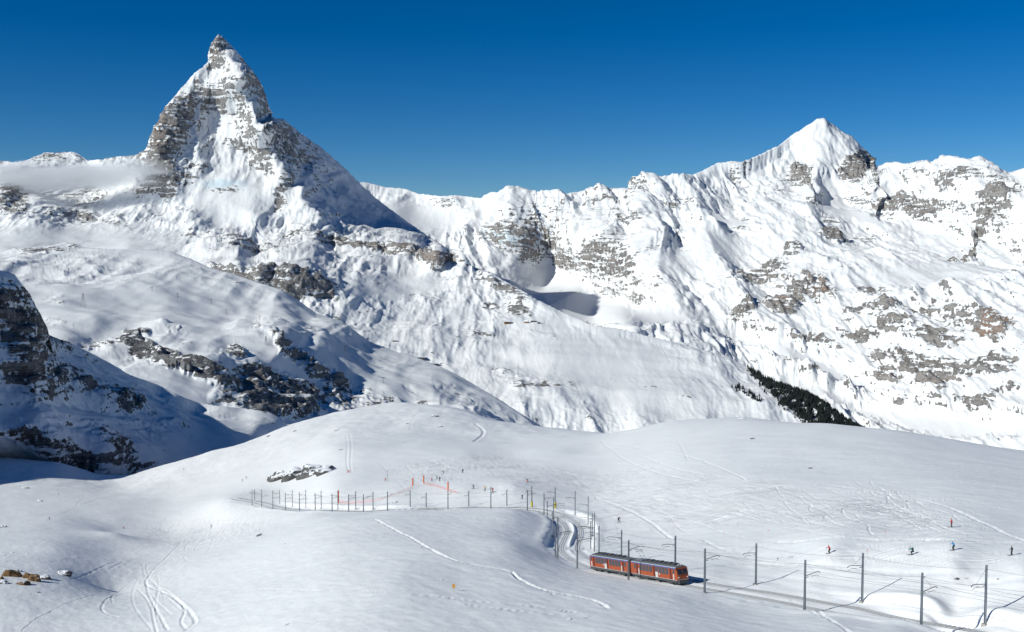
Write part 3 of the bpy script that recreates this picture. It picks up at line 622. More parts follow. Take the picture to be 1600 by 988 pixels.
# ski and foot tracks, pressed into the snow: (points in the photograph, width m, depth m)
TRACKS = [
 ([(585, 812), (610, 825), (640, 838), (665, 855), (700, 873), (735, 882), (770, 888), (800, 893), (806, 902), (830, 915), (860, 925), (900, 932), (935, 940), (950, 950)], 1.3, 0.42),
 ([(660, 855), (690, 868)], 0.7, 0.2),
 ([(800, 893), (808, 905), (832, 918), (864, 928)], 0.5, 0.2),
 ([(640, 928), (680, 930), (720, 938), (800, 945), (860, 950), (930, 962)], 0.5, 0.12),
 ([(1000, 712), (1040, 728), (1080, 738), (1130, 746), (1165, 750)], 1.2, 0.35), ([(920, 686), (960, 694), (1000, 702), (1080, 714), (1120, 728), (1165, 750)], 1.2, 0.35), ([(940, 690), (965, 712), (1000, 730), (1050, 745), (1100, 755)], 1.0, 0.3),
 ([(1280, 757), (1310, 760), (1360, 768), (1420, 778), (1470, 788), (1510, 805), (1560, 830), (1600, 845)], 1.1, 0.3),
 ([(1235, 938), (1262, 948), (1285, 962), (1310, 976), (1330, 990)], 0.7, 0.2), ([(1150, 938), (1200, 941), (1240, 945), (1280, 962)], 0.6, 0.2),
 ([(75, 800), (120, 790), (180, 775), (240, 765), (300, 745), (350, 722), (400, 700), (440, 672)], 1.0, 0.3), ([(85, 808), (130, 788), (200, 768), (260, 748), (310, 732), (345, 715)], 0.8, 0.25),
 ([(120, 790), (135, 775), (130, 770)], 0.6, 0.2),
 ([(285, 848), (240, 868), (180, 878), (150, 890), (110, 905)], 0.8, 0.2), ([(285, 848), (262, 870), (240, 890), (228, 908)], 0.8, 0.2), ([(285, 848), (220, 870), (195, 882)], 0.6, 0.15), ([(330, 828), (300, 840), (260, 858), (210, 872), (170, 890)], 0.7, 0.2),
 ([(228, 908), (232, 930), (245, 955), (262, 985)], 0.7, 0.22), ([(226, 910), (255, 925), (280, 940), (300, 960), (308, 975), (290, 985)], 0.9, 0.25), ([(220, 912), (250, 918), (275, 935), (292, 955), (280, 972), (290, 982)], 0.7, 0.2), ([(215, 920), (236, 945), (240, 970), (245, 988)], 0.6, 0.2), ([(222, 914), (180, 930), (158, 945), (160, 958), (185, 965)], 0.7, 0.18), ([(215, 908), (190, 918), (172, 932), (176, 942)], 0.6, 0.15),
 ([(35, 985), (60, 965), (90, 950), (120, 938), (150, 930)], 0.5, 0.2), ([(0, 942), (40, 930), (80, 926), (120, 922), (150, 918)], 0.4, 0.12),
 ([(541, 680), (543, 700), (541, 720), (545, 738)], 0.9, 0.3), ([(546, 678), (550, 700), (547, 720), (549, 738)], 0.9, 0.3), ([(553, 708), (575, 716), (594, 722), (605, 738)], 0.7, 0.2),
 ([(650, 648), (644, 660), (640, 672)], 0.8, 0.25), ([(740, 690), (750, 684), (757, 676), (752, 668), (742, 662)], 3.0, 0.9), ([(290, 720), (330, 704), (370, 690), (420, 675)], 0.6, 0.2),
 ([(780, 745), (830, 735), (880, 738), (930, 748), (1000, 760)], 0.8, 0.2), ([(760, 725), (820, 730), (870, 742), (930, 756)], 0.8, 0.2), ([(640, 745), (690, 725), (760, 712), (830, 700)], 0.8, 0.2),
 ([(1500, 690), (1540, 696), (1600, 706)], 0.9, 0.3), ([(1060, 690), (1068, 705), (1075, 720)], 0.6, 0.2), ([(1000, 700), (1040, 690), (1068, 688)], 0.9, 0.2),
 ([(930, 778), (965, 790), (1000, 806), (1030, 826), (1050, 842)], 1.4, 0.4), ([(1215, 848), (1300, 842), (1400, 843), (1500, 845), (1600, 848)], 1.6, 0.3), ([(1100, 858), (1160, 856), (1215, 848)], 1.4, 0.25),
 ([(1190, 880), (1260, 886), (1350, 890), (1450, 897), (1600, 905)], 2.4, 0.22), ([(1100, 845), (1120, 856), (1140, 862)], 1.0, 0.2),
 ([(0, 800), (60, 802), (120, 806), (180, 815), (230, 822)], 0.7, 0.2), ([(230, 822), (300, 826), (360, 815), (400, 805)], 0.6, 0.15), ([(300, 808), (350, 816), (395, 818)], 0.6, 0.15),
 ([(395, 838), (372, 842), (350, 836), (352, 822), (380, 812)], 0.8, 0.15), ([(360, 835), (372, 820), (385, 800), (395, 790)], 0.8, 0.15), ([(300, 862), (285, 870), (295, 878), (310, 878)], 0.6, 0.15)]
_tr = random.Random(11)
def wiggle(x0, y0, x1, y1, amp, waves, w=0.55, dep=0.14):
    n = 16; ph = _tr.uniform(0, 6.28)
    TRACKS.append(([(x0 + (x1 - x0) * i / (n - 1) + amp * math.sin(ph + waves * 6.28 * i / (n - 1)), y0 + (y1 - y0) * i / (n - 1) + .25 * amp * math.cos(ph + waves * 6.28 * i / (n - 1))) for i in range(n)], w, dep))
for _ in range(64):          # the skied-out slope on the right
    _x = _tr.uniform(1010, 1420); _y = _tr.uniform(752, 800)
    wiggle(_x, _y, _x + _tr.uniform(40, 190), _y + _tr.uniform(8, 48), _tr.uniform(2, 8), _tr.uniform(.5, 2.5), .5, .2)
for _ in range(12):
    _x = _tr.uniform(600, 800); _y = _tr.uniform(722, 752)
    wiggle(_x, _y, _x + _tr.uniform(60, 190), _y + _tr.uniform(-4, 18), _tr.uniform(2, 8), _tr.uniform(.5, 1.5), .6, .16)
for _ in range(10):
    _x = _tr.uniform(285, 400); _y = _tr.uniform(790, 826)
    wiggle(_x, _y, _x - _tr.uniform(30, 120), _y + _tr.uniform(15, 50), _tr.uniform(2, 6), _tr.uniform(.5, 2), .6, .16)
for _ in range(6):
    _x = _tr.uniform(215, 240); _y = _tr.uniform(880, 915)
    wiggle(_x, _y, _x + _tr.uniform(-40, 75), _y + _tr.uniform(50, 85), _tr.uniform(4, 16), _tr.uniform(.4, 1.0), .6, .11)
for _ in range(9):
    _x = _tr.uniform(60, 420); _y = _tr.uniform(755, 800)
    wiggle(_x, _y, _x + _tr.uniform(60, 160), _y - _tr.uniform(5, 40), _tr.uniform(1, 4), _tr.uniform(.3, 1.0), .7, .2)
for _ in range(10):
    _x = _tr.uniform(1180, 1420); _y = _tr.uniform(842, 885)
    wiggle(_x, _y, _x + _tr.uniform(90, 220), _y + _tr.uniform(0, 12), _tr.uniform(1, 3), _tr.uniform(.3, 1.0), .5, .09)
for pts in ([(640, 930), (700, 934), (760, 941), (830, 947), (900, 957)], [(400, 921), (470, 923), (540, 926), (600, 925)], [(760, 810), (800, 813), (840, 820), (858, 826)], [(640, 806), (700, 808), (760, 811)], [(730, 945), (790, 953), (860, 960), (930, 962)], [(1100, 942), (1160, 944), (1220, 948)], [(0, 890), (70, 880), (140, 872)], [(880, 800), (900, 790), (930, 780), (960, 772)]): TRACKS.append((pts, .5, .16))
piste = np.zeros(gx.shape)
track_lines = []
for pts, w, dep in TRACKS:
    w = (0.32 if dep > .3 and w < 2 else 0.5) * w
    W3 = np.array([list(ground_hit(a, b)) for a, b in pts])
    pl, _ = smooth_path(W3, max(12, len(pts) * 5))
    w_eff = np.maximum(w, 0.00075 * pl[:, 1].mean())          # a track is never finer than the mesh can hold
    wm_ = float(w_eff)
    ra, rb = np.searchsorted(gY, pl[:, 1].min() - wm_ * 4), np.searchsorted(gY, pl[:, 1].max() + wm_ * 4) + 1
    ra, rb = max(ra, 0), min(rb, len(gY))
    if rb - ra < 2: continue
    d, s_, a_, _z = near_line(pl, wm_ * 3, (ra, rb))
    ii = np.nonzero(d < wm_ * 3)
    d, s_, a_ = d[ii], s_[ii], a_[ii]
    u = d / wm_ * (1 + .25 * n2(a_ / 2.2, a_ * 0 + w * 7))
    prof = -np.exp(-(u / 0.75) ** 2) + 0.30 * np.exp(-((u - 1.35) / 0.5) ** 2)
    gz[ii[0] + ra, ii[1]] += 0.85 * dep * prof * (0.75 + 0.5 * n2(a_ / 5.0, a_ * 0) + 0.55 * n2(a_ / 1.1, s_ / .8))
# the skied-out piste: many fine lines, strong in the middle of the right half
_gpy = pixel(np.stack([gx, gy, gz], -1))[1]
piste = np.clip(ellipses(GX, _gpy, [(1230, 790, 240, 42, 5, 1.0), (1060, 775, 170, 40, 10, 0.9), (1350, 810, 200, 30, 10, 0.8), (800, 740, 170, 26, 4, 0.9), (700, 735, 120, 20, -10, 0.8), (1000, 800, 100, 30, 20, 0.6), (320, 830, 110, 24, -8, 0.8), (230, 900, 70, 70, 0, 0.35), (1420, 870, 200, 16, 3, 0.4), (420, 780, 60, 20, 0, 0.6)]), 0, 1)
piste *= np.clip(0.7 + 0.6 * n2(gx / 25, gy / 40), 0, 1)
gz += piste * (0.16 * n2(gx / 1.6 + gy / 9, gy / 11) + 0.22 * n2(gx / 7, gy / 7))
# the rails lie on the snow: level the last half metre to them
def _snow_line(P, lift):
    Q = P.copy()
    for i in range(len(Q)): Q[i, 2] = ground_z(Q[i, 0], Q[i, 1])
    zp = np.pad(Q[:, 2], 10, mode='edge'); Q[:, 2] = np.convolve(zp, np.ones(21) / 21.0, 'valid') + lift; return Q
near_rail = _snow_line(near_path[::2], 0.0); far_rail = _snow_line(far_path[::2], 0.0)
for _q in (near_rail, far_rail):
    _a, _b, _c, _d2 = near_line(_q, 4.0)
    _k = 1 - sstep(1.2, 2.0, _a)
    gz = np.where(_a < 3.0, gz * (1 - _k) + (_d2 - 0.03) * _k, gz)
G2 = np.stack([gx, gy, gz], -1)
ground = grid_mesh('snowy_ground', G2, {'piste': piste}, [M_SNOW])
ground['kind'] = 'structure'
# far below everything, so that no gap opens on to nothing
me = bpy.data.meshes.new('valley_floor')
me.from_pydata([(-30000, -8000, -1500), (30000, -8000, -1500), (30000, 30000, -1500), (-30000, 30000, -1500)], [], [(0, 1, 2, 3)])
me.materials.append(M_SNOW)
vf = bpy.data.objects.new('valley_floor', me); COL.objects.link(vf); vf['kind'] = 'structure'

# ------------------------------------------------------------------ helpers for things
class MB:
    """collects shapes, then links them as one mesh object"""
    def __init__(self): self.v = []; self.f = []
    def add(self, v, f):
        n = len(self.v); self.v += [tuple(p) for p in v]; self.f += [tuple(i + n for i in q) for q in f]; return self
    def box(self, x0, x1, y0, y1, z0, z1, tx=0.0):
        return self.add([(x0, y0, z0), (x1, y0, z0), (x1, y1, z0), (x0, y1, z0), (x0 + tx, y0 + tx, z1), (x1 - tx, y0 + tx, z1), (x1 - tx, y1 - tx, z1), (x0 + tx, y1 - tx, z1)],
                        [(3, 2, 1, 0), (4, 5, 6, 7), (0, 1, 5, 4), (1, 2, 6, 5), (2, 3, 7, 6), (3, 0, 4, 7)])
    def tube(self, pts, r, n=6, cap=True):
        pts = [Vector(p) for p in pts]; rs = r if isinstance(r, (list, tuple)) else [r] * len(pts)
        vs = []; up = Vector((0, 0, 1))
        for i, p in enumerate(pts):
            d = (pts[min(i + 1, len(pts) - 1)] - pts[max(i - 1, 0)]).normalized()
            a = d.cross(up)
            if a.length < 1e-3: a = Vector((1, 0, 0))
            a.normalize(); b = d.cross(a).normalized()
            for k in range(n):
                w = 2 * math.pi * (k + .5) / n
                vs.append(p + a * (math.cos(w) * rs[i]) + b * (math.sin(w) * rs[i]))
        fs = [(i * n + k, i * n + (k + 1) % n, (i + 1) * n + (k + 1) % n, (i + 1) * n + k) for i in range(len(pts) - 1) for k in range(n)]
        if cap: fs += [tuple(range(n))[::-1], tuple((len(pts) - 1) * n + k for k in range(n))]
        return self.add(vs, fs)
    def prism(self, prof, x0, x1, axis='x', taper0=None):
        """profile of (a, z) pairs swept from x0 to x1"""
        n = len(prof); vs = []
        for x in (x0, x1):
            for a, z in prof: vs.append((x, a, z) if axis == 'x' else (a, x, z))
        fs = [(k, (k + 1) % n, n + (k + 1) % n, n + k) for k in range(n)] + [tuple(range(n))[::-1], tuple(range(n, 2 * n))]
        return self.add(vs, fs)
    def mesh(self, name, mat, smooth=False):
        me = bpy.data.meshes.new(name); me.from_pydata(self.v, [], self.f); me.validate(); me.update()
        if mat: me.materials.append(mat)
        if smooth: me.polygons.foreach_set('use_smooth', [True] * len(me.polygons))
        bm = bmesh.new(); bm.from_mesh(me); bmesh.ops.recalc_face_normals(bm, faces=bm.faces); bm.to_mesh(me); bm.free()
        return me
    def build(self, name, mat, parent=None, smooth=False):
        return link(name, self.mesh(name, mat, smooth), parent)

def link(name, data, parent=None):
    o = bpy.data.objects.new(name, data); COL.objects.link(o); o.parent = parent; return o
def empty(name, loc, rot=None):
    o = bpy.data.objects.new(name, None); COL.objects.link(o); o.location = loc; o.empty_display_size = 0.3
    if rot is not None: o.rotation_euler = rot
    return o
def tag(o, label, cat, group=None, kind=None):
    o['label'] = label; o['category'] = cat
    if group: o['group'] = group
    if kind: o['kind'] = kind
    return o
ORD = ['first', 'second', 'third', 'fourth', 'fifth', 'sixth', 'seventh', 'eighth', 'ninth', 'tenth', 'eleventh', 'twelfth', 'thirteenth', 'fourteenth', 'fifteenth', 'sixteenth', 'seventeenth', 'eighteenth', 'nineteenth', 'twentieth']

M_STEEL = plain('galvanised_steel', (0.30, 0.33, 0.36), 0.5, 0.6, var=0.2)
M_DKSTEEL = plain('dark_steel', (0.10, 0.11, 0.12), 0.55, 0.5, var=0.2)
M_RAIL = plain('rail_steel', (0.15, 0.145, 0.14), 0.5, 0.6)
M_CONC = plain('concrete', (0.35, 0.34, 0.32), 0.9, var=0.25)
M_ORANGE = plain('train_orange_paint', (0.33, 0.066, 0.020), 0.42, spec=0.45, var=0.10, vscale=1.2)
M_DKRED = plain('door_recess_shade', (0.11, 0.022, 0.012), 0.5, var=0.1)  # shade of the door recesses put into the colour of flat panels
M_BLUE = plain('blue_paint', (0.035, 0.09, 0.27), 0.5)
M_ROOF = plain('roof_grey_paint', (0.17, 0.18, 0.19), 0.5, 0.3, var=0.15)
M_EAVE = plain('eave_pale_metal', (0.55, 0.60, 0.62), 0.4, 0.3)
M_GLASS = plain('dark_window_glass', (0.03, 0.04, 0.05), 0.08, spec=0.8)
M_SIDEGLASS = plain('grey_window_glass', (0.05, 0.055, 0.065), 0.12, spec=0.8)
M_UNDER = plain('underframe_grey', (0.07, 0.075, 0.08), 0.7, var=0.2)
M_WHITE = plain('white_paint', (0.5, 0.5, 0.49), 0.5)
M_LAMP = plain('lamp_glass', (0.75, 0.73, 0.66), 0.15, spec=0.7)
M_YELLOW = plain('yellow_padding', (0.55, 0.45, 0.03), 0.7, var=0.15)
M_SAFETY = plain('orange_padding', (0.75, 0.14, 0.02), 0.7, var=0.1)
M_BLACK = plain('black_fabric', (0.018, 0.018, 0.022), 0.8)
M_SKIN = plain('skin', (0.50, 0.31, 0.22), 0.6)
M_WIRE = plain('copper_wire', (0.10, 0.11, 0.11), 0.5, 0.5)
def fabric(name, c): return plain(name, c, 0.75, var=0.12, vscale=6)
F = {k: fabric(k + '_fabric', c) for k, c in dict(red=(0.50, 0.02, 0.025), blue=(0.02, 0.24, 0.50), teal=(0.015, 0.20, 0.20), dark=(0.02, 0.022, 0.03), navy=(0.02, 0.05, 0.15), yellow=(0.62, 0.40, 0.03), pink=(0.60, 0.03, 0.10), maroon=(0.16, 0.012, 0.02), grey=(0.12, 0.12, 0.13), orange=(0.6, 0.10, 0.02)).items()}

# ------------------------------------------------------------------ the railway
def offset(Q, o):
    d = np.gradient(Q[:, :2], axis=0); d /= np.linalg.norm(d, axis=1)[:, None]
    R = Q.copy(); R[:, 0] += d[:, 1] * o; R[:, 1] -= d[:, 0] * o; return R
def ribbon(Q, w, h):
    mb = MB(); n = len(Q); L, R = offset(Q, -w / 2), offset(Q, w / 2)
    for i in range(n):
        mb.v += [(L[i, 0], L[i, 1], L[i, 2] - 0.05), (L[i, 0], L[i, 1], L[i, 2] + h), (R[i, 0], R[i, 1], R[i, 2] + h), (R[i, 0], R[i, 1], R[i, 2] - 0.05)]
    for i in range(n - 1):
        a, b = i * 4, i * 4 + 4
        mb.f += [(a, a + 1, b + 1, b), (a + 1, a + 2, b + 2, b + 1), (a + 2, a + 3, b + 3, b + 2)]
    return mb
for Q, lab in ((near_rail, 'near railway track with toothed middle rail under the orange train'), (far_rail, 'far railway track with toothed middle rail, empty, beside the train')):
    c = Q[len(Q) // 2]
    t = empty('railway_track', tuple(c)); tag(t, lab, 'railway track', 'the two tracks of the railway')
    Ql = Q - c
    for o, nm in ((-0.55, 'rail'), (0.55, 'rail'), (0.0, 'rack_rail')):
        ribbon(offset(Ql, o), 0.05 if nm == 'rail' else 0.06, 0.03).build(nm, M_RAIL, t)

# masts: (px, top row, base row, which side: n = near row, f = far row)
MASTS = [(1539, 884, 974, 'f', 'behind'), (1439, 896, 976, 'n', ''), (1347, 865, 935, 'f', ''), (1257, 876, 945, 'n', ''), (1181, 850, 921, 'f', ''), (1101, 858, 932, 'n', ''), (1055, 838, 905, 'f', ''), (982, 845, 909, 'n', ''), (971, 829, 890, 'f', ''), (936, 823, 878, 'f', ''), (902, 833, 890, 'n', ''),
 (868, 823, 878, 'n', ''), (855, 813, 865, 'n', ''), (923, 815, 864, 'f', ''), (925.7, 802, 848, 'f', ''), (863, 800, 849, 'n', ''), (871.5, 786, 830, 'n', ''), (928.7, 787, 829, 'f', ''), (919, 776, 816, 'f', ''), (865, 777, 815, 'n', ''), (898.7, 768, 805, 'f', ''), (850, 771, 800, 'n', ''), (867.5, 762, 799, 'f', 'pad'),
 (824, 766, 797, 'n', ''), (831, 760, 794, 'f', 'pad'), (792, 765, 797, 'f', ''), (767, 761, 798, 'n', ''), (732.5, 767, 797, 'f', ''), (700, 766, 796, 'n', ''), (666, 770, 797, 'f', ''), (641, 766, 791, 'f', ''), (605.5, 768, 800, 'n', ''), (583, 769, 794, 'f', ''), (568, 773, 800, 'n', ''), (556, 768, 792, 'f', ''), (545, 773, 801, 'n', ''), (528, 767, 789, 'f', ''), (519, 772, 802, 'n', ''), (502, 767, 788, 'f', ''), (492.6, 771, 797, 'n', ''), (478, 766, 784, 'f', ''), (468, 770, 798, 'n', ''), (457, 766, 783, 'f', ''), (446, 770, 793, 'n', ''), (437, 766, 781, 'f', ''), (426.5, 765, 790, 'n', ''), (409, 764, 788, 'n', ''), (398, 765, 786, 'f', ''), (394, 766, 787, 'n', '')]
_rows = {'n': offset(near_rail, -3.3), 'f': offset(far_rail, 3.3)}
_rpx = {k: pixel(v) for k, v in _rows.items()}
def on_row(px, base, row):
    X, Yp = _rpx[row]; best = None
    for i in range(len(X) - 1):
        if (X[i] - px) * (X[i + 1] - px) <= 0:
            t = (px - X[i]) / (X[i + 1] - X[i] + 1e-9); y = Yp[i] + t * (Yp[i + 1] - Yp[i])
            if best is None or abs(y - base) < best[0]: best = (abs(y - base), i + t)
    if best is None: return None
    i = int(best[1]); t = best[1] - i
    return _rows[row][i] * (1 - t) + _rows[row][i + 1] * t, i
mast_spots = []
def pole_mesh(h, name='pole'):
    mb = MB(); w, t = 0.15, 0.045            # H section: two flanges and a web, tapering upward
    k = 0.75
    for y in (-w, w - t): mb.add([(-w, y, -0.8), (w, y, -0.8), (w, y + t, -0.8), (-w, y + t, -0.8), (-w * k, y * k, h), (w * k, y * k, h), (w * k, (y + t) * k, h), (-w * k, (y + t) * k, h)], [(3, 2, 1, 0), (4, 5, 6, 7), (0, 1, 5, 4), (1, 2, 6, 5), (2, 3, 7, 6), (3, 0, 4, 7)])
    mb.box(-t / 2, t / 2, -w + t, w - t, -0.8, h)
    return mb.box(-w * .9, w * .9, -w * .9, w * .9, h, h + 0.10, 0.06)
rng = random.Random(5)
# sort the rows so that each mast's label can count along its row
for row, words in (('n', 'near'), ('f', 'far')):
    spots = []
    for (px, top, base, r, extra) in MASTS:
        if r != row: continue
        hit = on_row(px, base, row)
        if hit is None: continue
        P, i = hit
        zt = float(at(px, top, P[1])[2]); zg = ground_z(P[0], P[1]); h = min(max(zt - zg, 5.6), 9.4)
        spots.append((i, P, h, zg, extra, px))
    spots.sort(key=lambda s: s[0])
    for n, (i, P, h, zg, extra, px) in enumerate(spots):
        other = _rows['f' if row == 'n' else 'n']
        j = int(np.argmin(np.hypot(other[:, 0] - P[0], other[:, 1] - P[1])))
        d = Vector((other[j, 0] - P[0], other[j, 1] - P[1], 0)).normalized()
        # the mast's local x points across the tracks
        e = empty('catenary_mast', (P[0], P[1], zg), (0, 0, math.atan2(d.y, d.x)))
        where = 'from the right in the %s row' % words
        tag(e, '%s grey overhead line mast %s' % (ORD[n] if n < 20 else 'twenty %s' % ORD[n - 20], where) + (', yellow pad at foot' if extra == 'pad' else ''), 'mast', 'overhead line masts along the railway')
        pole_mesh(h).build('pole', M_STEEL, e)
        za = min(h - 1.6, 5.9)
        arm = MB(); arm.tube([(0.12, 0, za), (2.6, 0, za + 0.34), (3.05, 0, za + 0.30), (3.3, 0, za + 0.05)], 0.055, 6)
        arm.build('bracket_arm', M_DKSTEEL, e)
        MB().tube([(0.1, 0, h - 0.5), (2.2, 0, za + 0.30)], 0.016, 4).build('stay_rod', M_DKSTEEL, e)
        MB().tube([(1.3, 0, za - 0.25), (2.5, 0, za - 0.16), (3.0, 0, za - 0.38)], 0.03, 5).build('steady_arm', M_DKSTEEL, e)
        MB().tube([(0.15, 0, za - 0.22), (0.75, 0, za - 0.22)], [0.05, 0.05], 6).build('insulator', M_DKSTEEL, e)
        MB().tube([(-0.35, 0, h - 0.62), (0.35, 0, h - 0.62)], 0.035, 5).build('cross_piece', M_STEEL, e)
        if rng.random() < 0.5 or px > 1000: MB().box(-0.42, 0.42, -0.42, 0.42, -0.8, 0.16, 0.05).build('foundation', M_CONC, e)
        if extra == 'pad': MB().tube([(0, 0, 0.0), (0, 0, 2.0)], 0.36, 10).build('safety_pad', M_YELLOW, e)
        mast_spots.append((row, i, P, zg, h, e.matrix_basis.copy(), za))

# overhead wires
def wire(pts, r): return MB().tube(pts, r, 4, False)
def hang(pts, sag):
    out = []
    for a, b in zip(pts[:-1], pts[1:]):
        for k in range(6):
            t = k / 6; p = Vector(a).lerp(Vector(b), t); p.z -= sag * 4 * t * (1 - t); out.append(p)
    out.append(Vector(pts[-1])); return out
for row, words, Q in (('n', 'near', near_rail), ('f', 'far', far_rail)):
    ms = sorted([m for m in mast_spots if m[0] == row], key=lambda m: m[1])
    pts = [(Q[0][0], Q[0][1], Q[0][2] + 5.6)]
    for m in ms: q = Q[min(m[1], len(Q) - 1)]; pts.append((q[0], q[1], m[3] + m[6] - 0.42))
    top = [Vector((p[0], p[1], p[2] + 0.75)) for p in pts]
    tag(wire([Vector(p) for p in pts], 0.016).build('contact_wire', M_WIRE), 'thin contact wire hanging straight above the %s railway track' % words, 'wire', 'overhead wires of the railway')
    tag(wire(hang(top, 0.45), 0.016).build('carrier_wire', M_WIRE), 'thin sagging carrier wire above the %s railway track' % words, 'wire', 'overhead wires of the railway')
    fp = [(m[2][0], m[2][1], m[3] + m[4] - 0.5) for m in ms]
    d0 = Vector(fp[0]) - Vector(fp[1]); fp = [tuple(Vector(fp[0]) + d0)] + fp
    tag(wire(hang(fp, 0.5), 0.018).build('feeder_wire', M_WIRE), 'feeder wire strung along the mast tops of the %s row' % words, 'wire', 'overhead wires of the railway')

# ------------------------------------------------------------------ the train
def rail_point(px, Q):
    X, _ = pixel(Q); i = int(np.argmin(np.abs(X[:len(Q) // 2] - px))); return Vector(Q[i])
pf, pr = rail_point(1060, near_rail), rail_point(938, near_rail)
dirv = (pf - pr).normalized()
# nose of the train at px 1072 or so, length 31 m
mid = (pf + pr) / 2
train = empty('train', mid)
q = dirv.to_track_quat('X', 'Z'); train.rotation_mode = 'QUATERNION'; train.rotation_quaternion = q
tag(train, 'two-car orange red rack railway train with blue line under its grey roof', 'train')
LC, HW = 16.0, 1.33
PROF = [(-HW, 0.95), (-HW, 2.25), (-HW, 3.0), (-HW + 0.13, 3.2), (HW - 0.13, 3.2), (HW, 3.0), (HW, 2.25), (HW, 0.95)]
def loft(mb, xs, profs):
    n = len(profs[0]); vs = []
    for x, pr_ in zip(xs, profs):
        for a, z in pr_: vs.append((x if not callable(x) else x(z), a, z))
    fs = [(i * n + k, i * n + (k + 1) % n, (i + 1) * n + (k + 1) % n, (i + 1) * n + k) for i in range(len(xs) - 1) for k in range(n)]
    fs += [tuple(range(n))[::-1], tuple((len(xs) - 1) * n + k for k in range(n))]
    return mb.add(vs, fs)
def narrow(prof, k): return [(a * k, z) for a, z in prof]
CAB = 1.25
for ci, x0 in ((0, 0.35), (1, -0.35 - LC)):
    x1 = x0 + LC
    fwd = ci == 0
    mb = MB()
    # cab end slopes back from the waist up
    if fwd: loft(mb, [x0, x1 - 0.5, lambda z: x1 - max(0, z - 2.0) * 0.42], [PROF, PROF, narrow(PROF, 0.90)])
    else: loft(mb, [lambda z: x0 + max(0, z - 2.0) * 0.42, x0 + 0.5, x1], [narrow(PROF, 0.90), PROF, PROF])
    body = mb.build('car_body', M_ORANGE, train)
    # blue line and pale eave along both sides
    for s in (-1, 1):
        y = s * HW
        MB().add([(x0 + .3, y + s * .02, 3.0), (x1 - .4, y + s * .02, 3.0), (x1 - .5, y - s * .06, 3.16), (x0 + .3, y - s * .06, 3.16), (x0 + .3, y - s * .1, 3.0), (x1 - .4, y - s * .1, 3.0), (x1 - .5, y - s * .15, 3.16), (x0 + .3, y - s * .15, 3.16)],
                 [(0, 1, 2, 3), (4, 7, 6, 5), (0, 3, 7, 4), (1, 5, 6, 2), (3, 2, 6, 7), (0, 4, 5, 1)]).build('blue_line', M_BLUE, body)
        MB().box(x0 + .05, x1 - .35, s * HW * 0.93 - .05, s * HW * 0.93 + .05, 3.17, 3.27).build('eave', M_EAVE, body)
        MB().box(x0 + .1, x1 - .15, s * (HW + .012) - .012, s * (HW + .012) + .012, 0.96, 1.02).build('sill_line', M_EAVE, body)
        # along the side, from the cab inwards: cab door, recess with painted shade, windows, door, windows, recess
        def X(u): return x1 - u if fwd else x0 + u
        def panel(u0, u1, z0, z1, mat, nm, proud):
            a, b = sorted((X(u0), X(u1)))
            yy0 = s * HW; lean = 0.0
            yo = s * (HW + proud)
            v = [(a, yo, z0), (b, yo, z0), (b, yo - s * lean, z1), (a, yo - s * lean, z1), (a, yo - s * .12, z0), (b, yo - s * .12, z0), (b, yo - s * (.12 + lean), z1), (a, yo - s * (.12 + lean), z1)]
            return MB().add(v, [(0, 1, 2, 3), (4, 7, 6, 5), (0, 3, 7, 4), (1, 5, 6, 2), (3, 2, 6, 7), (0, 4, 5, 1)]).build(nm, mat, body)
        panel(0.95, 1.28, 1.0, 2.05, M_WHITE, 'cab_door_panel', 0.012); panel(0.75, 1.35, 2.1, 2.9, M_SIDEGLASS, 'window', 0.010)
        panel(1.75, 2.35, 1.0, 2.95, M_DKRED, 'door', 0.010)
        for u in (2.75, 3.95, 5.15): panel(u, u + 1.05, 1.8, 2.93, M_SIDEGLASS, 'window', 0.010)
        panel(6.4, 7.25, 1.0, 2.0, M_WHITE, 'door_panel', 0.014); panel(6.4, 7.25, 2.05, 2.95, M_SIDEGLASS, 'window', 0.010); panel(7.35, 7.95, 1.0, 2.97, M_DKRED, 'door', 0.010)
        for u in (8.35, 9.5, 10.65, 11.8): panel(u, u + 1.0, 1.8, 2.93, M_SIDEGLASS, 'window', 0.010)
        panel(13.0, 13.3, 1.0, 2.1, M_WHITE, 'door_panel', 0.014); panel(13.4, 14.0, 1.0, 2.97, M_DKRED, 'door', 0.010); panel(14.15, 14.8, 2.0, 2.88, M_SIDEGLASS, 'window', 0.010)
        panel(5.75, 6.05, 1.55, 1.85, M_WHITE, 'crest_plate', 0.013)
    # cab face: two big panes, lamps, lower valance
    fx = (lambda z, o=0.0: x1 - max(0, z - 2.0) * 0.42 + o) if fwd else (lambda z, o=0.0: x0 + max(0, z - 2.0) * 0.42 - o)
    for s in (-1, 1):
        ya, yb = (0.07 * s, 1.06 * s)
        MB().add([(fx(2.02, .02), ya, 2.02), (fx(2.02, .02), yb, 2.02), (fx(2.92, .02), yb * .95, 2.92), (fx(2.92, .02), ya, 2.92), (fx(2.02, -.06), ya, 2.02), (fx(2.02, -.06), yb, 2.02), (fx(2.92, -.06), yb * .95, 2.92), (fx(2.92, -.06), ya, 2.92)],
                 [(0, 1, 2, 3), (4, 7, 6, 5), (0, 3, 7, 4), (1, 5, 6, 2), (3, 2, 6, 7), (0, 4, 5, 1)]).build('windscreen', M_GLASS, body)
        c = (fx(1.5, .0), s * 0.95, 1.45)
        k = 0.06 if fwd else -0.06
        MB().tube([(c[0] - k, c[1], c[2]), (c[0] + k, c[1], c[2])], [0.13, 0.11], 10).build('headlight', M_LAMP, body)
    MB().box(min(fx(1.2, .05), fx(1.2, -.1)), max(fx(1.2, .05), fx(1.2, -.1)), -1.12, 1.12, 0.98, 1.06).build('bumper_line', M_WHITE, body)
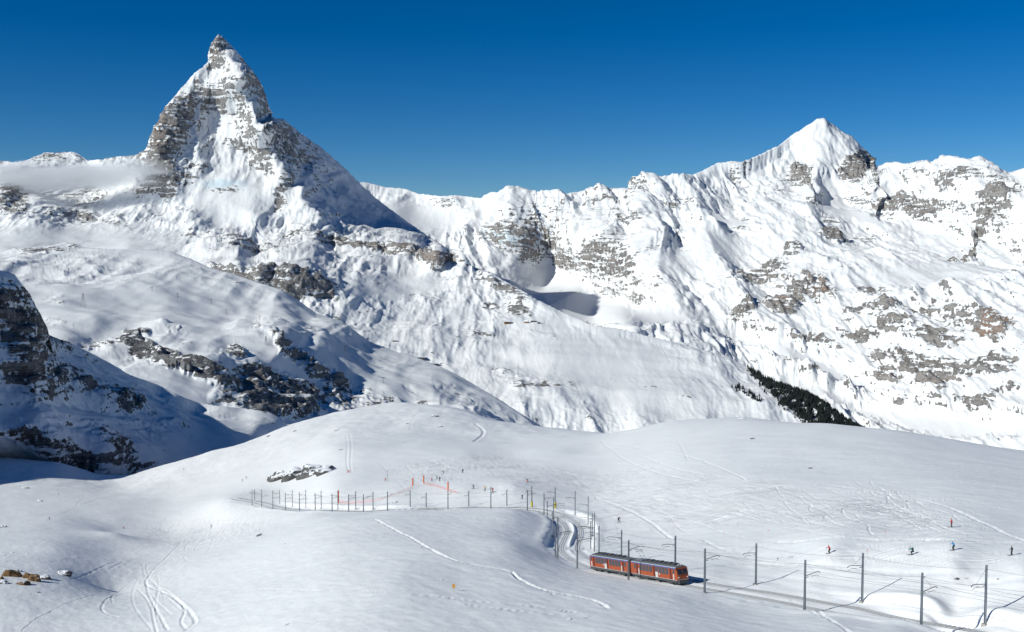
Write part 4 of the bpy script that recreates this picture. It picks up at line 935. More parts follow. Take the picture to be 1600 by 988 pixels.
    rf = MB(); RP = [(-1.24, 3.2), (-1.15, 3.36), (-0.7, 3.52), (0, 3.57), (0.7, 3.52), (1.15, 3.36), (1.24, 3.2)]
    if fwd: loft(rf, [x0, x1 - 1.0, x1 - 0.48], [RP, RP, [(a * .9, 3.2 + (z - 3.2) * .55) for a, z in RP]])
    else: loft(rf, [x0 + 0.48, x0 + 1.0, x1], [[(a * .9, 3.2 + (z - 3.2) * .55) for a, z in RP], RP, RP])
    roof = rf.build('roof', M_ROOF, train)
    # resistor frames, rails and boxes on the roof
    a0, a1 = (x0 + 3.4, x1 - 1.6) if fwd else (x0 + 1.6, x1 - 3.4)
    for s in (-1, 1): MB().box(a0, a1, s * .62 - .04, s * .62 + .04, 3.62, 3.70).build('roof_rail', M_DKSTEEL, roof)
    for k in range(7):
        u = a0 + 0.4 + k * (a1 - a0 - 1.6) / 6.0
        MB().box(u, u + 0.9, -0.55, 0.55, 3.56, 3.80 + 0.05 * (k % 2), 0.06).build('resistor_box', M_UNDER if k % 2 else M_DKSTEEL, roof)
    hx = x1 - 1.0 if fwd else x0 + 1.0
    for s in (-0.28, 0.28): MB().tube([(hx, s, 3.60), (hx + (0.22 if fwd else -0.22), s, 3.60)], [0.10, 0.12], 8).build('roof_lamp', M_LAMP, roof)
    # underframe with steps, bogies with wheels
    un = MB(); un.box(x0 + .2, x1 - .2, -1.22, 1.22, 0.55, 0.945)
    ux = x1 if fwd else x0; k = 1 if fwd else -1
    un.add([(ux - k * .3, -1.1, .35), (ux + k * .12, -.9, .35), (ux + k * .12, .9, .35), (ux - k * .3, 1.1, .35), (ux - k * .3, -1.15, .9), (ux + k * .08, -.95, .9), (ux + k * .08, .95, .9), (ux - k * .3, 1.15, .9)], [(3, 2, 1, 0), (4, 5, 6, 7), (0, 1, 5, 4), (1, 2, 6, 5), (2, 3, 7, 6), (3, 0, 4, 7)])
    und = un.build('underframe', M_UNDER, train)
    for u in (2.0, 6.8, 13.6):
        a = X(u)
        for s in (-1, 1): MB().box(a - .5, a + .5, s * 1.28 - .1, s * 1.28 + .1, 0.32, 0.50).build('step', M_DKSTEEL, und)
    for u in (2.6, 12.2):
        a = X(u); bg_ = MB(); bg_.box(a - 1.5, a + 1.5, -0.98, 0.98, 0.25, 0.62, 0.08)
        bo = bg_.build('bogie', M_UNDER, train)
        for w in (-0.95, 0.95):
            for s in (-1, 1): MB().tube([(a + w, s * 0.45, 0.38), (a + w, s * 0.58, 0.38)], 0.36, 12).build('wheel', M_DKSTEEL, bo)
MB().box(-0.36, 0.36, -1.0, 1.0, 0.9, 3.1).build('gangway', M_BLACK, train)
# pantograph, raised, above the rear end of the leading car
pg = MB(); px_ = 1.6
for s in (-0.5, 0.5):
    pg.tube([(px_, s, 3.6), (px_ + 1.2, s * .8, 4.35), (px_ + .2, s * .9, 5.15)], 0.035, 5)
    pg.tube([(px_ + 1.7, s, 3.6), (px_ + 1.2, s * .8, 4.35)], 0.03, 5)
pan = pg.build('pantograph', M_DKSTEEL, train)
MB().tube([(px_ + .2, -0.85, 5.02), (px_ + .2, -0.6, 5.17), (px_ + .2, 0.6, 5.17), (px_ + .2, 0.85, 5.02)], 0.04, 5).build('contact_bow', M_DKSTEEL, pan)
MB().box(px_ - .3, px_ + 2.0, -0.7, 0.7, 3.54, 3.66).build('pantograph_frame', M_STEEL, train)

# ------------------------------------------------------------------ skiers: one skinned body for each pose
POSES = {
 # joints (x = forward, y = left, z up): stance, knees, lean
 'stand': dict(hip=(0, 0, 0.93), chest=(0.05, 0, 1.33), head=(0.10, 0, 1.66), knee=(0.07, .12, .50), foot=(0, .13, 0.08), elbow=(-.02, .27, 1.12), hand=(.24, .30, 0.98)),
 'ski': dict(hip=(-.10, 0, 0.80), chest=(0.12, 0, 1.16), head=(0.26, 0, 1.46), knee=(0.16, .13, .45), foot=(-.02, .14, 0.08), elbow=(0.14, .32, 0.98), hand=(.42, .34, 0.98)),
 'tuck': dict(hip=(-.22, 0, 0.68), chest=(0.14, 0, 0.98), head=(0.36, 0, 1.22), knee=(0.16, .14, .42), foot=(-.04, .15, 0.08), elbow=(0.20, .32, 0.82), hand=(.46, .30, 0.86)),
 'lean': dict(hip=(-.04, 0.10, 0.84), chest=(0.16, 0.02, 1.22), head=(0.30, -.04, 1.52), knee=(0.16, .20, .46), foot=(-.02, .26, 0.08), elbow=(0.12, .34, 1.00), hand=(.36, .40, 0.92)),
}
def body_mesh(name, J):
    hip, chest, head = (Vector(J[k]) for k in ('hip', 'chest', 'head'))
    V = [hip, hip.lerp(chest, .5), chest, chest + (head - chest) * .42, head, head + Vector((0.01, 0, .09))]
    R = [.155, .145, .175, .062, .105, .085]
    E = [(0, 1), (1, 2), (2, 3), (3, 4), (4, 5)]
    def chain(root, pts):
        prev = root
        for p, r in pts:
            V.append(Vector(p)); R.append(r); E.append((prev, len(V) - 1)); prev = len(V) - 1
    for s in (-1, 1):
        m = lambda k: Vector((J[k][0], J[k][1] * s, J[k][2]))
        kn, ft, el, ha = m('knee'), m('foot'), m('elbow'), m('hand')
        sh = chest + Vector((0, .19 * s, .05))
        chain(0, [((hip.x, hip.y + .10 * s, hip.z - .08), .115), (kn, .082), (kn.lerp(ft, .55), .075), (ft + Vector((-.02, 0, .05)), .075), (ft + Vector((.14, 0, -.02)), .06)])
        chain(2, [(sh, .085), (el, .062), (el.lerp(ha, .8), .048), (ha, .052), (ha + (ha - el).normalized() * .09, .035)])
    me = bpy.data.meshes.new(name); me.from_pydata(V, E, [])
    o = bpy.data.objects.new(name, me); COL.objects.link(o)
    sk = o.modifiers.new('skin', 'SKIN'); sk.use_smooth_shade = True
    for i, r in enumerate(R): me.skin_vertices[0].data[i].radius = (r, r)
    me.skin_vertices[0].data[0].use_root = True
    sb = o.modifiers.new('sub', 'SUBSURF'); sb.levels = 1; sb.render_levels = 1
    dg = bpy.context.evaluated_depsgraph_get(); dg.update()
    out = bpy.data.meshes.new_from_object(o.evaluated_get(dg)); out.name = name
    bpy.data.objects.remove(o); bpy.data.meshes.remove(me)
    for m in (F['dark'], F['dark'], M_SKIN, F['dark'], M_BLACK): out.materials.append(m)
    hipz, neck = J['hip'][2] + .02, chest.z + (head.z - chest.z) * .40
    for p in out.polygons:
        c = p.center
        near_axis = abs(c.y - head.y) < .16
        if c.z > head.z + .035 and near_axis and c.x < head.x + .09: p.material_index = 3
        elif c.z > head.z + .055 and near_axis: p.material_index = 3
        elif c.z > neck and near_axis: p.material_index = 2
        elif c.z < .22: p.material_index = 4
        elif c.z < hipz and abs(c.y) < .24 and c.x < J['hand'][0] - .12: p.material_index = 1
        else: p.material_index = 0
    return out
BODY = {k: body_mesh('person_' + k, v) for k, v in POSES.items()}
def ski_mesh():
    mb = MB(); P = [(-.75, .0), (.7, .0), (.85, .05), (.93, .12)]
    for (x, z) in P:
        w = .045 if x < .9 else .02
        mb.v += [(x, -w, z), (x, w, z), (x, w, z + .025), (x, -w, z + .025)]
    for i in range(len(P) - 1):
        a, b = i * 4, i * 4 + 4
        mb.f += [(a, a + 1, b + 1, b), (a + 1, a + 2, b + 2, b + 1), (a + 2, a + 3, b + 3, b + 2), (a + 3, a, b, b + 3)]
    mb.f += [(0, 3, 2, 1), (12, 13, 14, 15)]
    return mb.mesh('ski', M_BLACK)
SKI = ski_mesh()
def ground_slope(p):
    e = 1.5
    gx_ = (ground_z(p.x + e, p.y) - ground_z(p.x - e, p.y)) / (2 * e); gy_ = (ground_z(p.x, p.y + e) - ground_z(p.x, p.y - e)) / (2 * e)
    return gx_, gy_
def skier(px, py, hpx, jacket, pants, helmet, pose, face, label, backpack=None, poles=True, ski_mat=None, size=None):
    p = ground_hit(px, py)
    J = POSES[pose]; hnat = J['head'][2] + .2
    sc = min(max(hpx * p.y / FPX / hnat, 0.92), 1.22) if size is None else size
    o = link('person', BODY[pose])
    o.location = (p.x, p.y, p.z + 0.03); o.rotation_euler = (0, 0, rad(face)); o.scale = (sc,) * 3
    for i, m in ((0, F[jacket]), (1, F[pants]), (3, F[helmet])):
        o.material_slots[i].link = 'OBJECT'; o.material_slots[i].material = m
    tag(o, label, 'person', 'skiers on the snowfield')
    f = J['foot']
    for s in (-1, 1):
        k = link('ski', SKI, o); k.location = (f[0] + .08, f[1] * s, 0.0)
        if ski_mat:
            k.material_slots[0].link = 'OBJECT'; k.material_slots[0].material = ski_mat
    if backpack:
        c = Vector(J['chest']); MB().box(c.x - .36, c.x - .13, c.y - .15, c.y + .15, c.z - .28, c.z + .16, .03).build('backpack', F[backpack], o)
    if poles:
        W = Matrix.Translation(o.location) @ Matrix.Rotation(rad(face), 4, 'Z') @ Matrix.Scale(sc, 4)
        for s, w in ((1, 'left'), (-1, 'right')):
            h = Vector(J['hand']); h.y *= s
            a = W @ (h + Vector((0.02, 0, .10))); b = W @ Vector((h.x - .25, h.y + .12 * s, 0.0)); b.z = ground_z(b.x, b.y)
            pl = MB().tube([(0, 0, 0), b - a], [.016, .010], 5).build('ski_pole', M_DKSTEEL); pl.location = a
            tag(pl, 'thin dark ski pole in the %s hand of the %s' % (w, ' '.join(label.split()[:5])), 'ski pole', 'ski poles')
    return o
SK = [
 (1487, 824, 15.4, 'red', 'dark', 'maroon', 'stand', 175, 'skier in red jacket and black trousers standing highest at right', None, True),
 (1490, 860, 16.0, 'blue', 'dark', 'dark', 'ski', 195, 'skier in bright blue jacket below the highest red skier', None, True),
 (1425, 867, 14.0, 'teal', 'dark', 'teal', 'tuck', 180, 'skier in teal jacket with backpack bending forward left of blue skier', 'dark', True),
 (1581, 868, 15.8, 'dark', 'dark', 'dark', 'stand', 185, 'skier all in black at the right edge of the picture', None, True),
 (1296, 865, 14.6, 'red', 'dark', 'maroon', 'ski', 200, 'skier in red jacket gliding left behind the masts at right', None, True),
 (967, 817, 10.3, 'dark', 'dark', 'dark', 'lean', 70, 'skier all in black alone on the slope behind the train', None, True),
 (824, 754, 7.7, 'navy', 'orange', 'navy', 'ski', 200, 'skier in navy jacket with orange trousers behind the masts', None, False),
 (816, 780, 7.9, 'dark', 'dark', 'grey', 'stand', 100, 'dark clad skier just left of the yellow padded mast', None, False),
 (770, 769, 8.3, 'red', 'maroon', 'red', 'ski', 250, 'skier in red beside a mast, rightmost of the group of three', None, False),
 (758, 767, 8.9, 'yellow', 'dark', 'yellow', 'lean', 240, 'skier in yellow jacket in the middle of the group of three', None, False),
 (740, 764, 8.0, 'grey', 'dark', 'dark', 'lean', 230, 'grey clad skier leaning, leftmost of the group of three', None, False),
 (723, 739, 8.2, 'dark', 'dark', 'dark', 'stand', 265, 'black clad skier standing alone above the orange posts', None, False),
 (693, 740, 6.0, 'maroon', 'dark', 'maroon', 'tuck', 190, 'skier in dark red crouching above the orange posts', None, False),
 (687, 752, 8.0, 'dark', 'dark', 'dark', 'stand', 265, 'black clad skier next to the teal skier by the net', None, False),
 (683, 749, 6.6, 'teal', 'dark', 'teal', 'ski', 210, 'skier in teal between the pink and the black skier', None, False),
 (675, 752, 6.8, 'pink', 'dark', 'pink', 'lean', 200, 'skier in pink red suit by the orange safety net', None, False),
 (602, 752, 4.5, 'red', 'red', 'red', 'stand', 260, 'small red clad person beside a lone grey post', None, False),
 (330, 824, 5.2, 'dark', 'dark', 'dark', 'stand', 230, 'dark clad skier on the tracked snow at lower left', None, False),
 (77, 812, 4.5, 'dark', 'dark', 'maroon', 'tuck', 0, 'small dark clad skier at far left on the traverse', None, False),
 (193, 826, 3.6, 'red', 'dark', 'red', 'tuck', 0, 'small skier in red on the dune crest at left', None, False),
 (385, 748, 4.5, 'dark', 'dark', 'dark', 'ski', 210, 'small black skier above the far left mast row, right of a pair', None, False),
 (379, 752, 4.0, 'navy', 'dark', 'dark', 'ski', 210, 'small navy skier above the far left mast row, left of a pair', None, False),
 (287, 734, 3.2, 'dark', 'dark', 'dark', 'ski', 20, 'tiny dark skier near the edge of the big shadow', None, False),
 (91, 773, 3.2, 'dark', 'dark', 'dark', 'ski', 20, 'tiny dark skier on the track at far left', None, False),
]
for s in SK: skier(*s, ski_mat=F['orange'] if s[3] == 'navy' and s[0] > 800 else None)

# ------------------------------------------------------------------ small things on the snow
def post(px, top, base, w, mat, name, label, cat, group=None, r=None):
    p = ground_hit(px, base); h = (base - top) * p.y / FPX; r = r or w * p.y / FPX / 2
    e = empty(name, p)
    MB().tube([(0, 0, -0.4), (0, 0, h)], r, 8).build('pole', mat, e)
    tag(e, label, cat, group); return e, h, p
for px, top, base, lab in ((529, 766, 787, 'orange padded post at the left end of the safety net'), (645, 747, 760, 'orange padded post left of the highest one'), (662, 743, 756, 'highest of the orange padded posts above the masts'), (700, 753, 767, 'orange padded post touching the top of a mast')):
    p = ground_hit(px, base); h = (base - top) * p.y / FPX
    e = empty('marker_post', p); tag(e, lab, 'marker post', 'orange padded posts along the piste')
    MB().tube([(0, 0, -.3), (0, 0, h * .98)], 0.05, 6).build('stake', M_STEEL, e)
    MB().tube([(0, 0, .25), (0, 0, .3), (0, 0, h - .06), (0, 0, h)], [.24, .28, .28, .24], 10).build('foam_pad', M_SAFETY, e)
for px, top, base, lab in ((1201, 827, 841, 'thin slalom pole in the middle of the right piste'), (1131, 831, 846, 'thin pole left of the middle piste pole'), (1383, 828, 843, 'thin pole on the piste above the right masts'), (1355, 858, 874, 'thin pole beside a mast top at right'), (1052, 822, 838, 'thin pole at the end of the curved snow edge'), (957, 752, 765, 'thin pole on the upper piste')):
    e, h, p = post(px, top, base, 1, M_WHITE, 'piste_pole', lab, 'piste pole', 'thin piste marker poles', r=0.035)
    MB().tube([(0, 0, h - .35), (0, 0, h)], .05, 6).build('top_band', M_SAFETY, e)
# lone grey post, red crossed boards, yellow sign, white hut
e, h, p = post(605, 736, 752, 1, M_STEEL, 'signal_post', 'lone grey post standing left of the orange posts', 'post', r=0.12)
MB().box(-.2, .2, -.2, .2, h, h + .25, .05).build('post_cap', M_DKSTEEL, e)
p = ground_hit(545, 739); e = empty('closure_sign', p); tag(e, 'small red crossed closure boards below two ski tracks', 'sign')
for s in (-1, 1):
    MB().tube([(-.9 * s, 0, .1), (.9 * s, 0, 1.5)], .16, 4).build('board', fabric('red_board_%d' % (s + 2), (.6, .02, .02)), e)
    MB().tube([(.85 * s, .05, -.4), (.85 * s, .05, 1.3)], .05, 6).build('stake', M_STEEL, e)
p = ground_hit(709, 924); e = empty('piste_sign', p); tag(e, 'small orange yellow piste sign on a stick in the foreground', 'sign')
MB().tube([(0, 0, -.3), (0, 0, .95)], .028, 6).build('stick', M_YELLOW, e)
MB().add([(-.20, -.02, .55), (.20, -.02, .55), (.26, -.02, 1.12), (-.26, -.02, 1.12), (-.20, .02, .55), (.20, .02, .55), (.26, .02, 1.12), (-.26, .02, 1.12)], [(0, 1, 2, 3), (4, 7, 6, 5), (0, 3, 7, 4), (1, 5, 6, 2), (3, 2, 6, 7), (0, 4, 5, 1)]).build('board', plain('sign_yellow', (.70, .33, .03), .5), e)
p = ground_hit(404, 838); k = p.y / FPX
e = empty('equipment_box', p, (0, 0, rad(25))); tag(e, 'small white snow-covered equipment box with thin mast below the far mast row', 'box')
MB().add([(-3.5 * k, -2 * k, -.5), (4.5 * k, -2 * k, -.5), (4.5 * k, 2 * k, -.5), (-3.5 * k, 2 * k, -.5), (-3.5 * k, -2 * k, 2.4 * k), (4.5 * k, -2 * k, 4.6 * k), (4.5 * k, 2 * k, 4.6 * k), (-3.5 * k, 2 * k, 2.4 * k)], [(3, 2, 1, 0), (4, 5, 6, 7), (0, 1, 5, 4), (1, 2, 6, 5), (2, 3, 7, 6), (3, 0, 4, 7)]).build('housing', M_CONC, e)
MB().add([(-4 * k, -2.4 * k, 2.5 * k), (5 * k, -2.4 * k, 4.9 * k), (5 * k, 2.4 * k, 4.9 * k), (-4 * k, 2.4 * k, 2.5 * k), (-4 * k, -2.4 * k, 3.3 * k), (5 * k, -2.4 * k, 5.7 * k), (5 * k, 2.4 * k, 5.7 * k), (-4 * k, 2.4 * k, 3.3 * k)], [(3, 2, 1, 0), (4, 5, 6, 7), (0, 1, 5, 4), (1, 2, 6, 5), (2, 3, 7, 6), (3, 0, 4, 7)]).build('snow_cap', plain('fresh_snow', (.86, .88, .9), .7), e)
MB().tube([(2 * k, 0, 4 * k), (2 * k, 0, 14 * k)], .035, 5).build('thin_mast', M_STEEL, e)

# the pink safety net
net = NT('safety_net'); 
net.b.inputs['Base Color'].default_value = (0.80, 0.16, 0.10, 1); net.b.inputs['Roughness'].default_value = .8
_uv = net.n('ShaderNodeTexCoord').outputs['UV']
_br = net.n('ShaderNodeTexBrick', i_Scale=1.0); _br.offset = 0.0
_br.inputs['Color1'].default_value = (0, 0, 0, 1); _br.inputs['Color2'].default_value = (0, 0, 0, 1); _br.inputs['Mortar'].default_value = (1, 1, 1, 1)
_br.inputs['Mortar Size'].default_value = .008; _br.inputs['Brick Width'].default_value = .16; _br.inputs['Row Height'].default_value = .16
net.l(_uv, _br.inputs['Vector']); net.l(_br.outputs['Color'], net.b.inputs['Alpha'])
def net_between(pts, top_h, label):
    W = np.array([list(ground_hit(a, b)) for a, b in pts]); Q, s = smooth_path(W, 60)
    vs, fs, uv = [], [], []
    for i in range(60):
        z = ground_z(Q[i, 0], Q[i, 1]); sag = .12 * abs(math.sin(i * .7))
        vs += [(Q[i, 0], Q[i, 1], z - .05), (Q[i, 0], Q[i, 1], z + top_h - sag)]
        uv += [(s[i], 0), (s[i], top_h)]
    fs = [(2 * i, 2 * i + 2, 2 * i + 3, 2 * i + 1) for i in range(59)]
    me = bpy.data.meshes.new('netting'); me.from_pydata(vs, [], fs); ul = me.uv_layers.new(name='UVMap')
    for lp in me.loops: ul.data[lp.index].uv = uv[lp.vertex_index]
    me.materials.append(net.m)
    e = empty('safety_net', (0, 0, 0)); tag(e, label, 'net', 'safety nets along the piste')
    link('netting', me, e)
    for i in range(0, 60, 5): MB().tube([(Q[i, 0], Q[i, 1], vs[2 * i][2] - .2), (Q[i, 0], Q[i, 1], vs[2 * i][2] + top_h + .15)], .035, 5).build('stake', M_SAFETY, e)
net_between([(529, 786), (545, 788), (570, 786), (600, 781), (630, 770), (645, 762)], 1.25, 'pink orange safety net left of the highest orange posts')
net_between([(664, 757), (680, 760), (700, 768), (716, 772)], 1.1, 'pink orange safety net running down to the mast with orange top')

# ------------------------------------------------------------------ rocks poking out of the snow
def rock_mat(name, a, b, snow_at):
    t = NT(name); p = t.pos(); n = t.noise(p, .8, 5, .65)
    c = t.mix(t.sstep(.35, .65, n), a, b)
    nz = t.n('ShaderNodeSeparateXYZ'); t.l(t.n('ShaderNodeNewGeometry').outputs['Normal'], nz.inputs[0])
    s = t.sstep(snow_at, snow_at + .12, t.math('ADD', nz.outputs[2], t.math('MULTIPLY', t.math('SUBTRACT', n, .5), .8)))
    t.l(t.mix(s, c, (.84, .86, .89)), t.b.inputs['Base Color']); t.b.inputs['Roughness'].default_value = .85
    bp = t.n('ShaderNodeBump', i_Strength=.6, i_Distance=.3); t.l(n, bp.inputs['Height']); t.l(bp.outputs[0], t.b.inputs['Normal'])
    return t.m
M_RK_O = rock_mat('ochre_rock', (.10, .055, .02), (.18, .10, .035), .93)
M_RK_D = rock_mat('dark_rock', (.06, .06, .06), (.13, .125, .12), .66)
def rock(px, py, wpx, hpx, mat, label, tilt=0.0, sink=.66, seed=0, depth=.8):
    p = ground_hit(px, py); k = p.y / FPX
    bm = bmesh.new(); bmesh.ops.create_icosphere(bm, subdivisions=3, radius=1.0)
    sd = seed * 3.7
    V = np.array([v.co[:] for v in bm.verts])
    d = 1 + .38 * n3(V[:, 0] * 1.3 + sd, V[:, 1] * 1.3, V[:, 2] * 1.3) + .22 * np.abs(n3(V[:, 0] * 3 + sd, V[:, 1] * 3, V[:, 2] * 3)) + .10 * n3(V[:, 0] * 7 + sd, V[:, 1] * 7, V[:, 2] * 7)
    V = V * d[:, None]
    V[:, 0] *= wpx * k / 2; V[:, 1] *= wpx * k / 2 * depth; V[:, 2] *= hpx * k * .75
    for v, c in zip(bm.verts, V): v.co = c
    me = bpy.data.meshes.new('rock'); bm.to_mesh(me); bm.free(); me.materials.append(mat)
    o = link('rock', me); o.location = (p.x, p.y, p.z + hpx * k * (.5 - sink)); o.rotation_euler = (0, rad(tilt), rad(seed * 47 % 90 - 45))
    tag(o, label, 'rock', 'rocks poking out of the snow'); return o
ROCKS = [
 (19, 900, 30, 15, 'o', 'long tilted ochre rock in the outcrop at lower left', 30), (42, 903, 17, 12, 'o', 'round ochre rock in the middle of the left outcrop', 0), (54, 908, 20, 16, 'o', 'tall ochre rock right in the left outcrop', 0), (35, 913, 26, 8, 'o', 'low ochre slab under the left outcrop', -15), (5, 912, 16, 8, 'd', 'dark rock cut by the left edge of the picture', 0), (68, 904, 24, 9, 'd', 'dark rock right of the ochre rocks', -10), (99, 898, 26, 10, 'd', 'separate dark rock under a snow dome at lower left', -12), (30, 893, 10, 5, 'd', 'small dark rock above the ochre rocks', -30), (2, 905, 8, 6, 'o', 'small ochre rock at the left picture edge', 0), (7, 868, 5, 3, 'd', 'small dark rock above the left outcrop', 0), (19, 864, 6, 2, 'd', 'flat dark stone above the left outcrop, the upper one', 0), (60, 926, 5, 3, 'd', 'lone dark stone below the left outcrop', 0), (42, 866, 7, 1.5, 'd', 'flat sliver of rock above the left outcrop', 0),
 (438, 748, 38, 18, 'd', 'left end of the dark snowy outcrop above the far masts', -8), (462, 745, 46, 22, 'd', 'left middle part of the dark outcrop above the far masts', -6), (488, 741, 46, 22, 'd', 'right middle part of the dark outcrop above the far masts', 0), (511, 738, 40, 15, 'd', 'right end of the dark outcrop above the far masts', 8), (426, 748, 18, 8, 'd', 'lowest left knob of the dark outcrop', 0),
 (1220, 872, 13, 3, 'd', 'flat grey rock below the red skier behind the masts', 0), (1237, 871, 10, 2.5, 'd', 'flat grey rock right of its larger neighbour behind the masts', 0), (1414, 783, 8, 2.5, 'd', 'dark rock on the upper right slope', 0), (1176, 686, 7, 4, 'd', 'dark rock on the crest of the right hump', 0), (1160, 655, 14, 3, 'd', 'dark rock at the skyline of the right hump', 0), (1266, 732, 8, 3, 'd', 'dark stone on the smooth right hump', 0), (1358, 790, 7, 2.5, 'd', 'stone at the right end of the piste', 0), (1495, 905, 8, 4, 'd', 'pale stone right of a mast arm', 0), (1510, 903, 6, 2, 'd', 'flat stone beside the pale stone at right', 0), (1446, 901, 6, 2.5, 'd', 'small stone next to a mast top at right', 0), (1560, 905, 5, 2, 'd', 'small stone near the right edge', 0),
 (690, 906, 5, 2, 'd', 'small stone left of the yellow sign', 0), (721, 922, 7, 2, 'd', 'small flat stones right of the yellow sign', 0), (450, 976, 8, 3, 'd', 'small stone at the bottom edge, left one', 0), (480, 975, 6, 2, 'd', 'small stone at the bottom edge, second from left', 0), (890, 968, 9, 2.5, 'd', 'flat stone at the bottom edge below the footprints', 0), (915, 966, 5, 3, 'd', 'small stone right of the flat stone at the bottom edge', 0), (448, 849, 6, 2, 'd', 'small dark stone on the left of the foreground hump', 0),
 (680, 651, 12, 4, 'd', 'dark rock near the top of the middle hump', 0), (637, 662, 5, 2, 'd', 'small stone on the middle hump', 0), (526, 673, 8, 2.5, 'd', 'flat rock on the left of the middle hump', 0), (461, 674, 6, 3, 'd', 'dark rock at the left edge of the middle hump', 0), (688, 667, 9, 3, 'd', 'snow-edged stone right on the middle hump', 0), (420, 682, 7, 3, 'd', 'rock by the ski track left of the middle hump', 0), (533, 703, 6, 2, 'd', 'small stone left of the two ski tracks', 0), (618, 785, 10, 3, 'd', 'dark rock lying among the masts', 0), (40, 763, 12, 3, 'd', 'flat dark rock in the left snow hollow', 0), (62, 783, 10, 3, 'd', 'dark stone below the flat rock in the left hollow', 0), (5, 824, 12, 6, 'd', 'shaded rock at the left edge of the snowfield', 0),
]
for n, (px, py, w, h, m, lab, tl) in enumerate(ROCKS):
    if lab: rock(px, py, w, h, M_RK_O if m == 'o' else M_RK_D, lab, tl, seed=n + 1)

# ------------------------------------------------------------------ far things: lift pylons, huts, woods, cloud
_vis = {}
def on_sheet(key, P, px, py):
    """the nearest visible spot of a terrain sheet to a pixel"""
    if key not in _vis: _vis[key] = pixel(P)
    u, v = _vis[key]
    d = (u - px) ** 2 + (v - py) ** 2
    m = d < max(9.0, d.min() * 1.2)
    yy = np.where(m, P[..., 1], 1e9); i = np.unravel_index(np.argmin(yy), yy.shape)
    return Vector(P[i])
def pylon(key, P, px, py, hpx, label, lattice=False):
    p = on_sheet(key, P, px, py); h = hpx * p.y / FPX
    e = empty('lift_pylon' if not lattice else 'power_pylon', p); tag(e, label, 'pylon', 'pylons on the far ski slope')
    r = 0.00016 * p.y
    if not lattice:
        MB().tube([(0, 0, -4), (0, 0, h)], [r * 1.2, r], 6).build('pole', M_DKSTEEL, e)
        MB().box(-h * .3, h * .3, -r * .8, r * .8, h - r * 2, h).build('cross_arm', M_DKSTEEL, e)
    else:
        for a, b in ((-1, -1), (1, -1), (1, 1), (-1, 1)): MB().tube([(a * h * .14, b * h * .14, -3), (a * h * .02, b * h * .02, h)], r * .6, 4).build('leg', M_DKSTEEL, e)
        for k in (.62, .78, .92): MB().box(-h * .2 * (1.3 - k), h * .2 * (1.3 - k), -r * .5, r * .5, h * k - r, h * k).build('cross_arm', M_DKSTEEL, e)
for k, (px, py, h, lat) in enumerate([(52, 418, 10, 0), (107, 422, 5, 0), (237, 452, 6, 0), (279, 463, 7, 0), (331, 473, 8, 0), (352, 489, 7, 0), (405, 499, 7, 0), (445, 507, 6, 0), (479, 524, 11, 0), (414, 538, 13, 1), (130, 478, 22, 1), (541, 548, 12, 1), (598, 597, 10, 0)]):
    pylon('mid', midP, px, py, h, ('%s pylon from the left on the far ski slope' % ORD[[0, 2, 3, 4, 5, 6, 7, 9, 10, 8, 1, 11, 12][k]]), bool(lat))
M_WOOD = plain('hut_timber', (.30, .16, .07), .8, var=.3, vscale=.3); M_HUTDK = plain('station_concrete', (.10, .095, .09), .8, var=.2, vscale=.2); M_HUTROOF = plain('snowy_roof', (.84, .86, .88), .7)
def hut(px, py, wpx, hpx, mat, rot, label, flat=False):
    p = on_sheet('pyr', pyrP, px, py); k = p.y / FPX; w, h, d = wpx * k, hpx * k, wpx * k * .55
    e = empty('lodge', p, (0, 0, rad(rot))); tag(e, label, 'building', 'far buildings by the lifts')
    MB().box(-w / 2, w / 2, -d / 2, d / 2, -h, h * .7).build('wall', mat, e)
    if flat: MB().box(-w * .53, w * .53, -d * .55, d * .55, h * .7, h * .85).build('roof', M_HUTROOF, e)
    else: MB().prism([(-d * .6, h * .66), (0, h * 1.25), (d * .6, h * .66), (d * .6, h * .76), (0, h * 1.36), (-d * .6, h * .76)], -w * .54, w * .54).build('roof', M_HUTROOF, e)
    for q in range(3): MB().box(-w * .36 + q * w * .28, -w * .36 + q * w * .28 + w * .14, -d / 2 - .25, -d / 2 + .3, h * .15, h * .5).build('window', M_GLASS, e)
for a in ((793, 503, 9, 4, M_WOOD, 10, 'wood coloured building on the lift station hill, leftmost'), (821, 502, 6, 3, M_WOOD, -15, 'small brown building right of the larger wooden one'), (833, 500, 8, 2.5, M_HUTDK, 0, 'long low dark building on the lift station hill', True), (842, 503, 4, 3, M_HUTDK, 20, 'small dark hut, rightmost on the lift station hill'), (677, 568, 14, 4, M_HUTDK, 12, 'dark flat roofed lift station at the foot of the slope', True), (681, 572, 12, 2.4, M_HUTROOF, 12, 'low white roofed hall below the dark lift station', True), (655, 557, 20, 2, M_HUTDK, 5, 'long low dark shed left of the lift station', True), (617, 531, 7, 2, M_HUTDK, 0, 'tiny dark shed on the slope left of the lift station', True)): hut(*a)

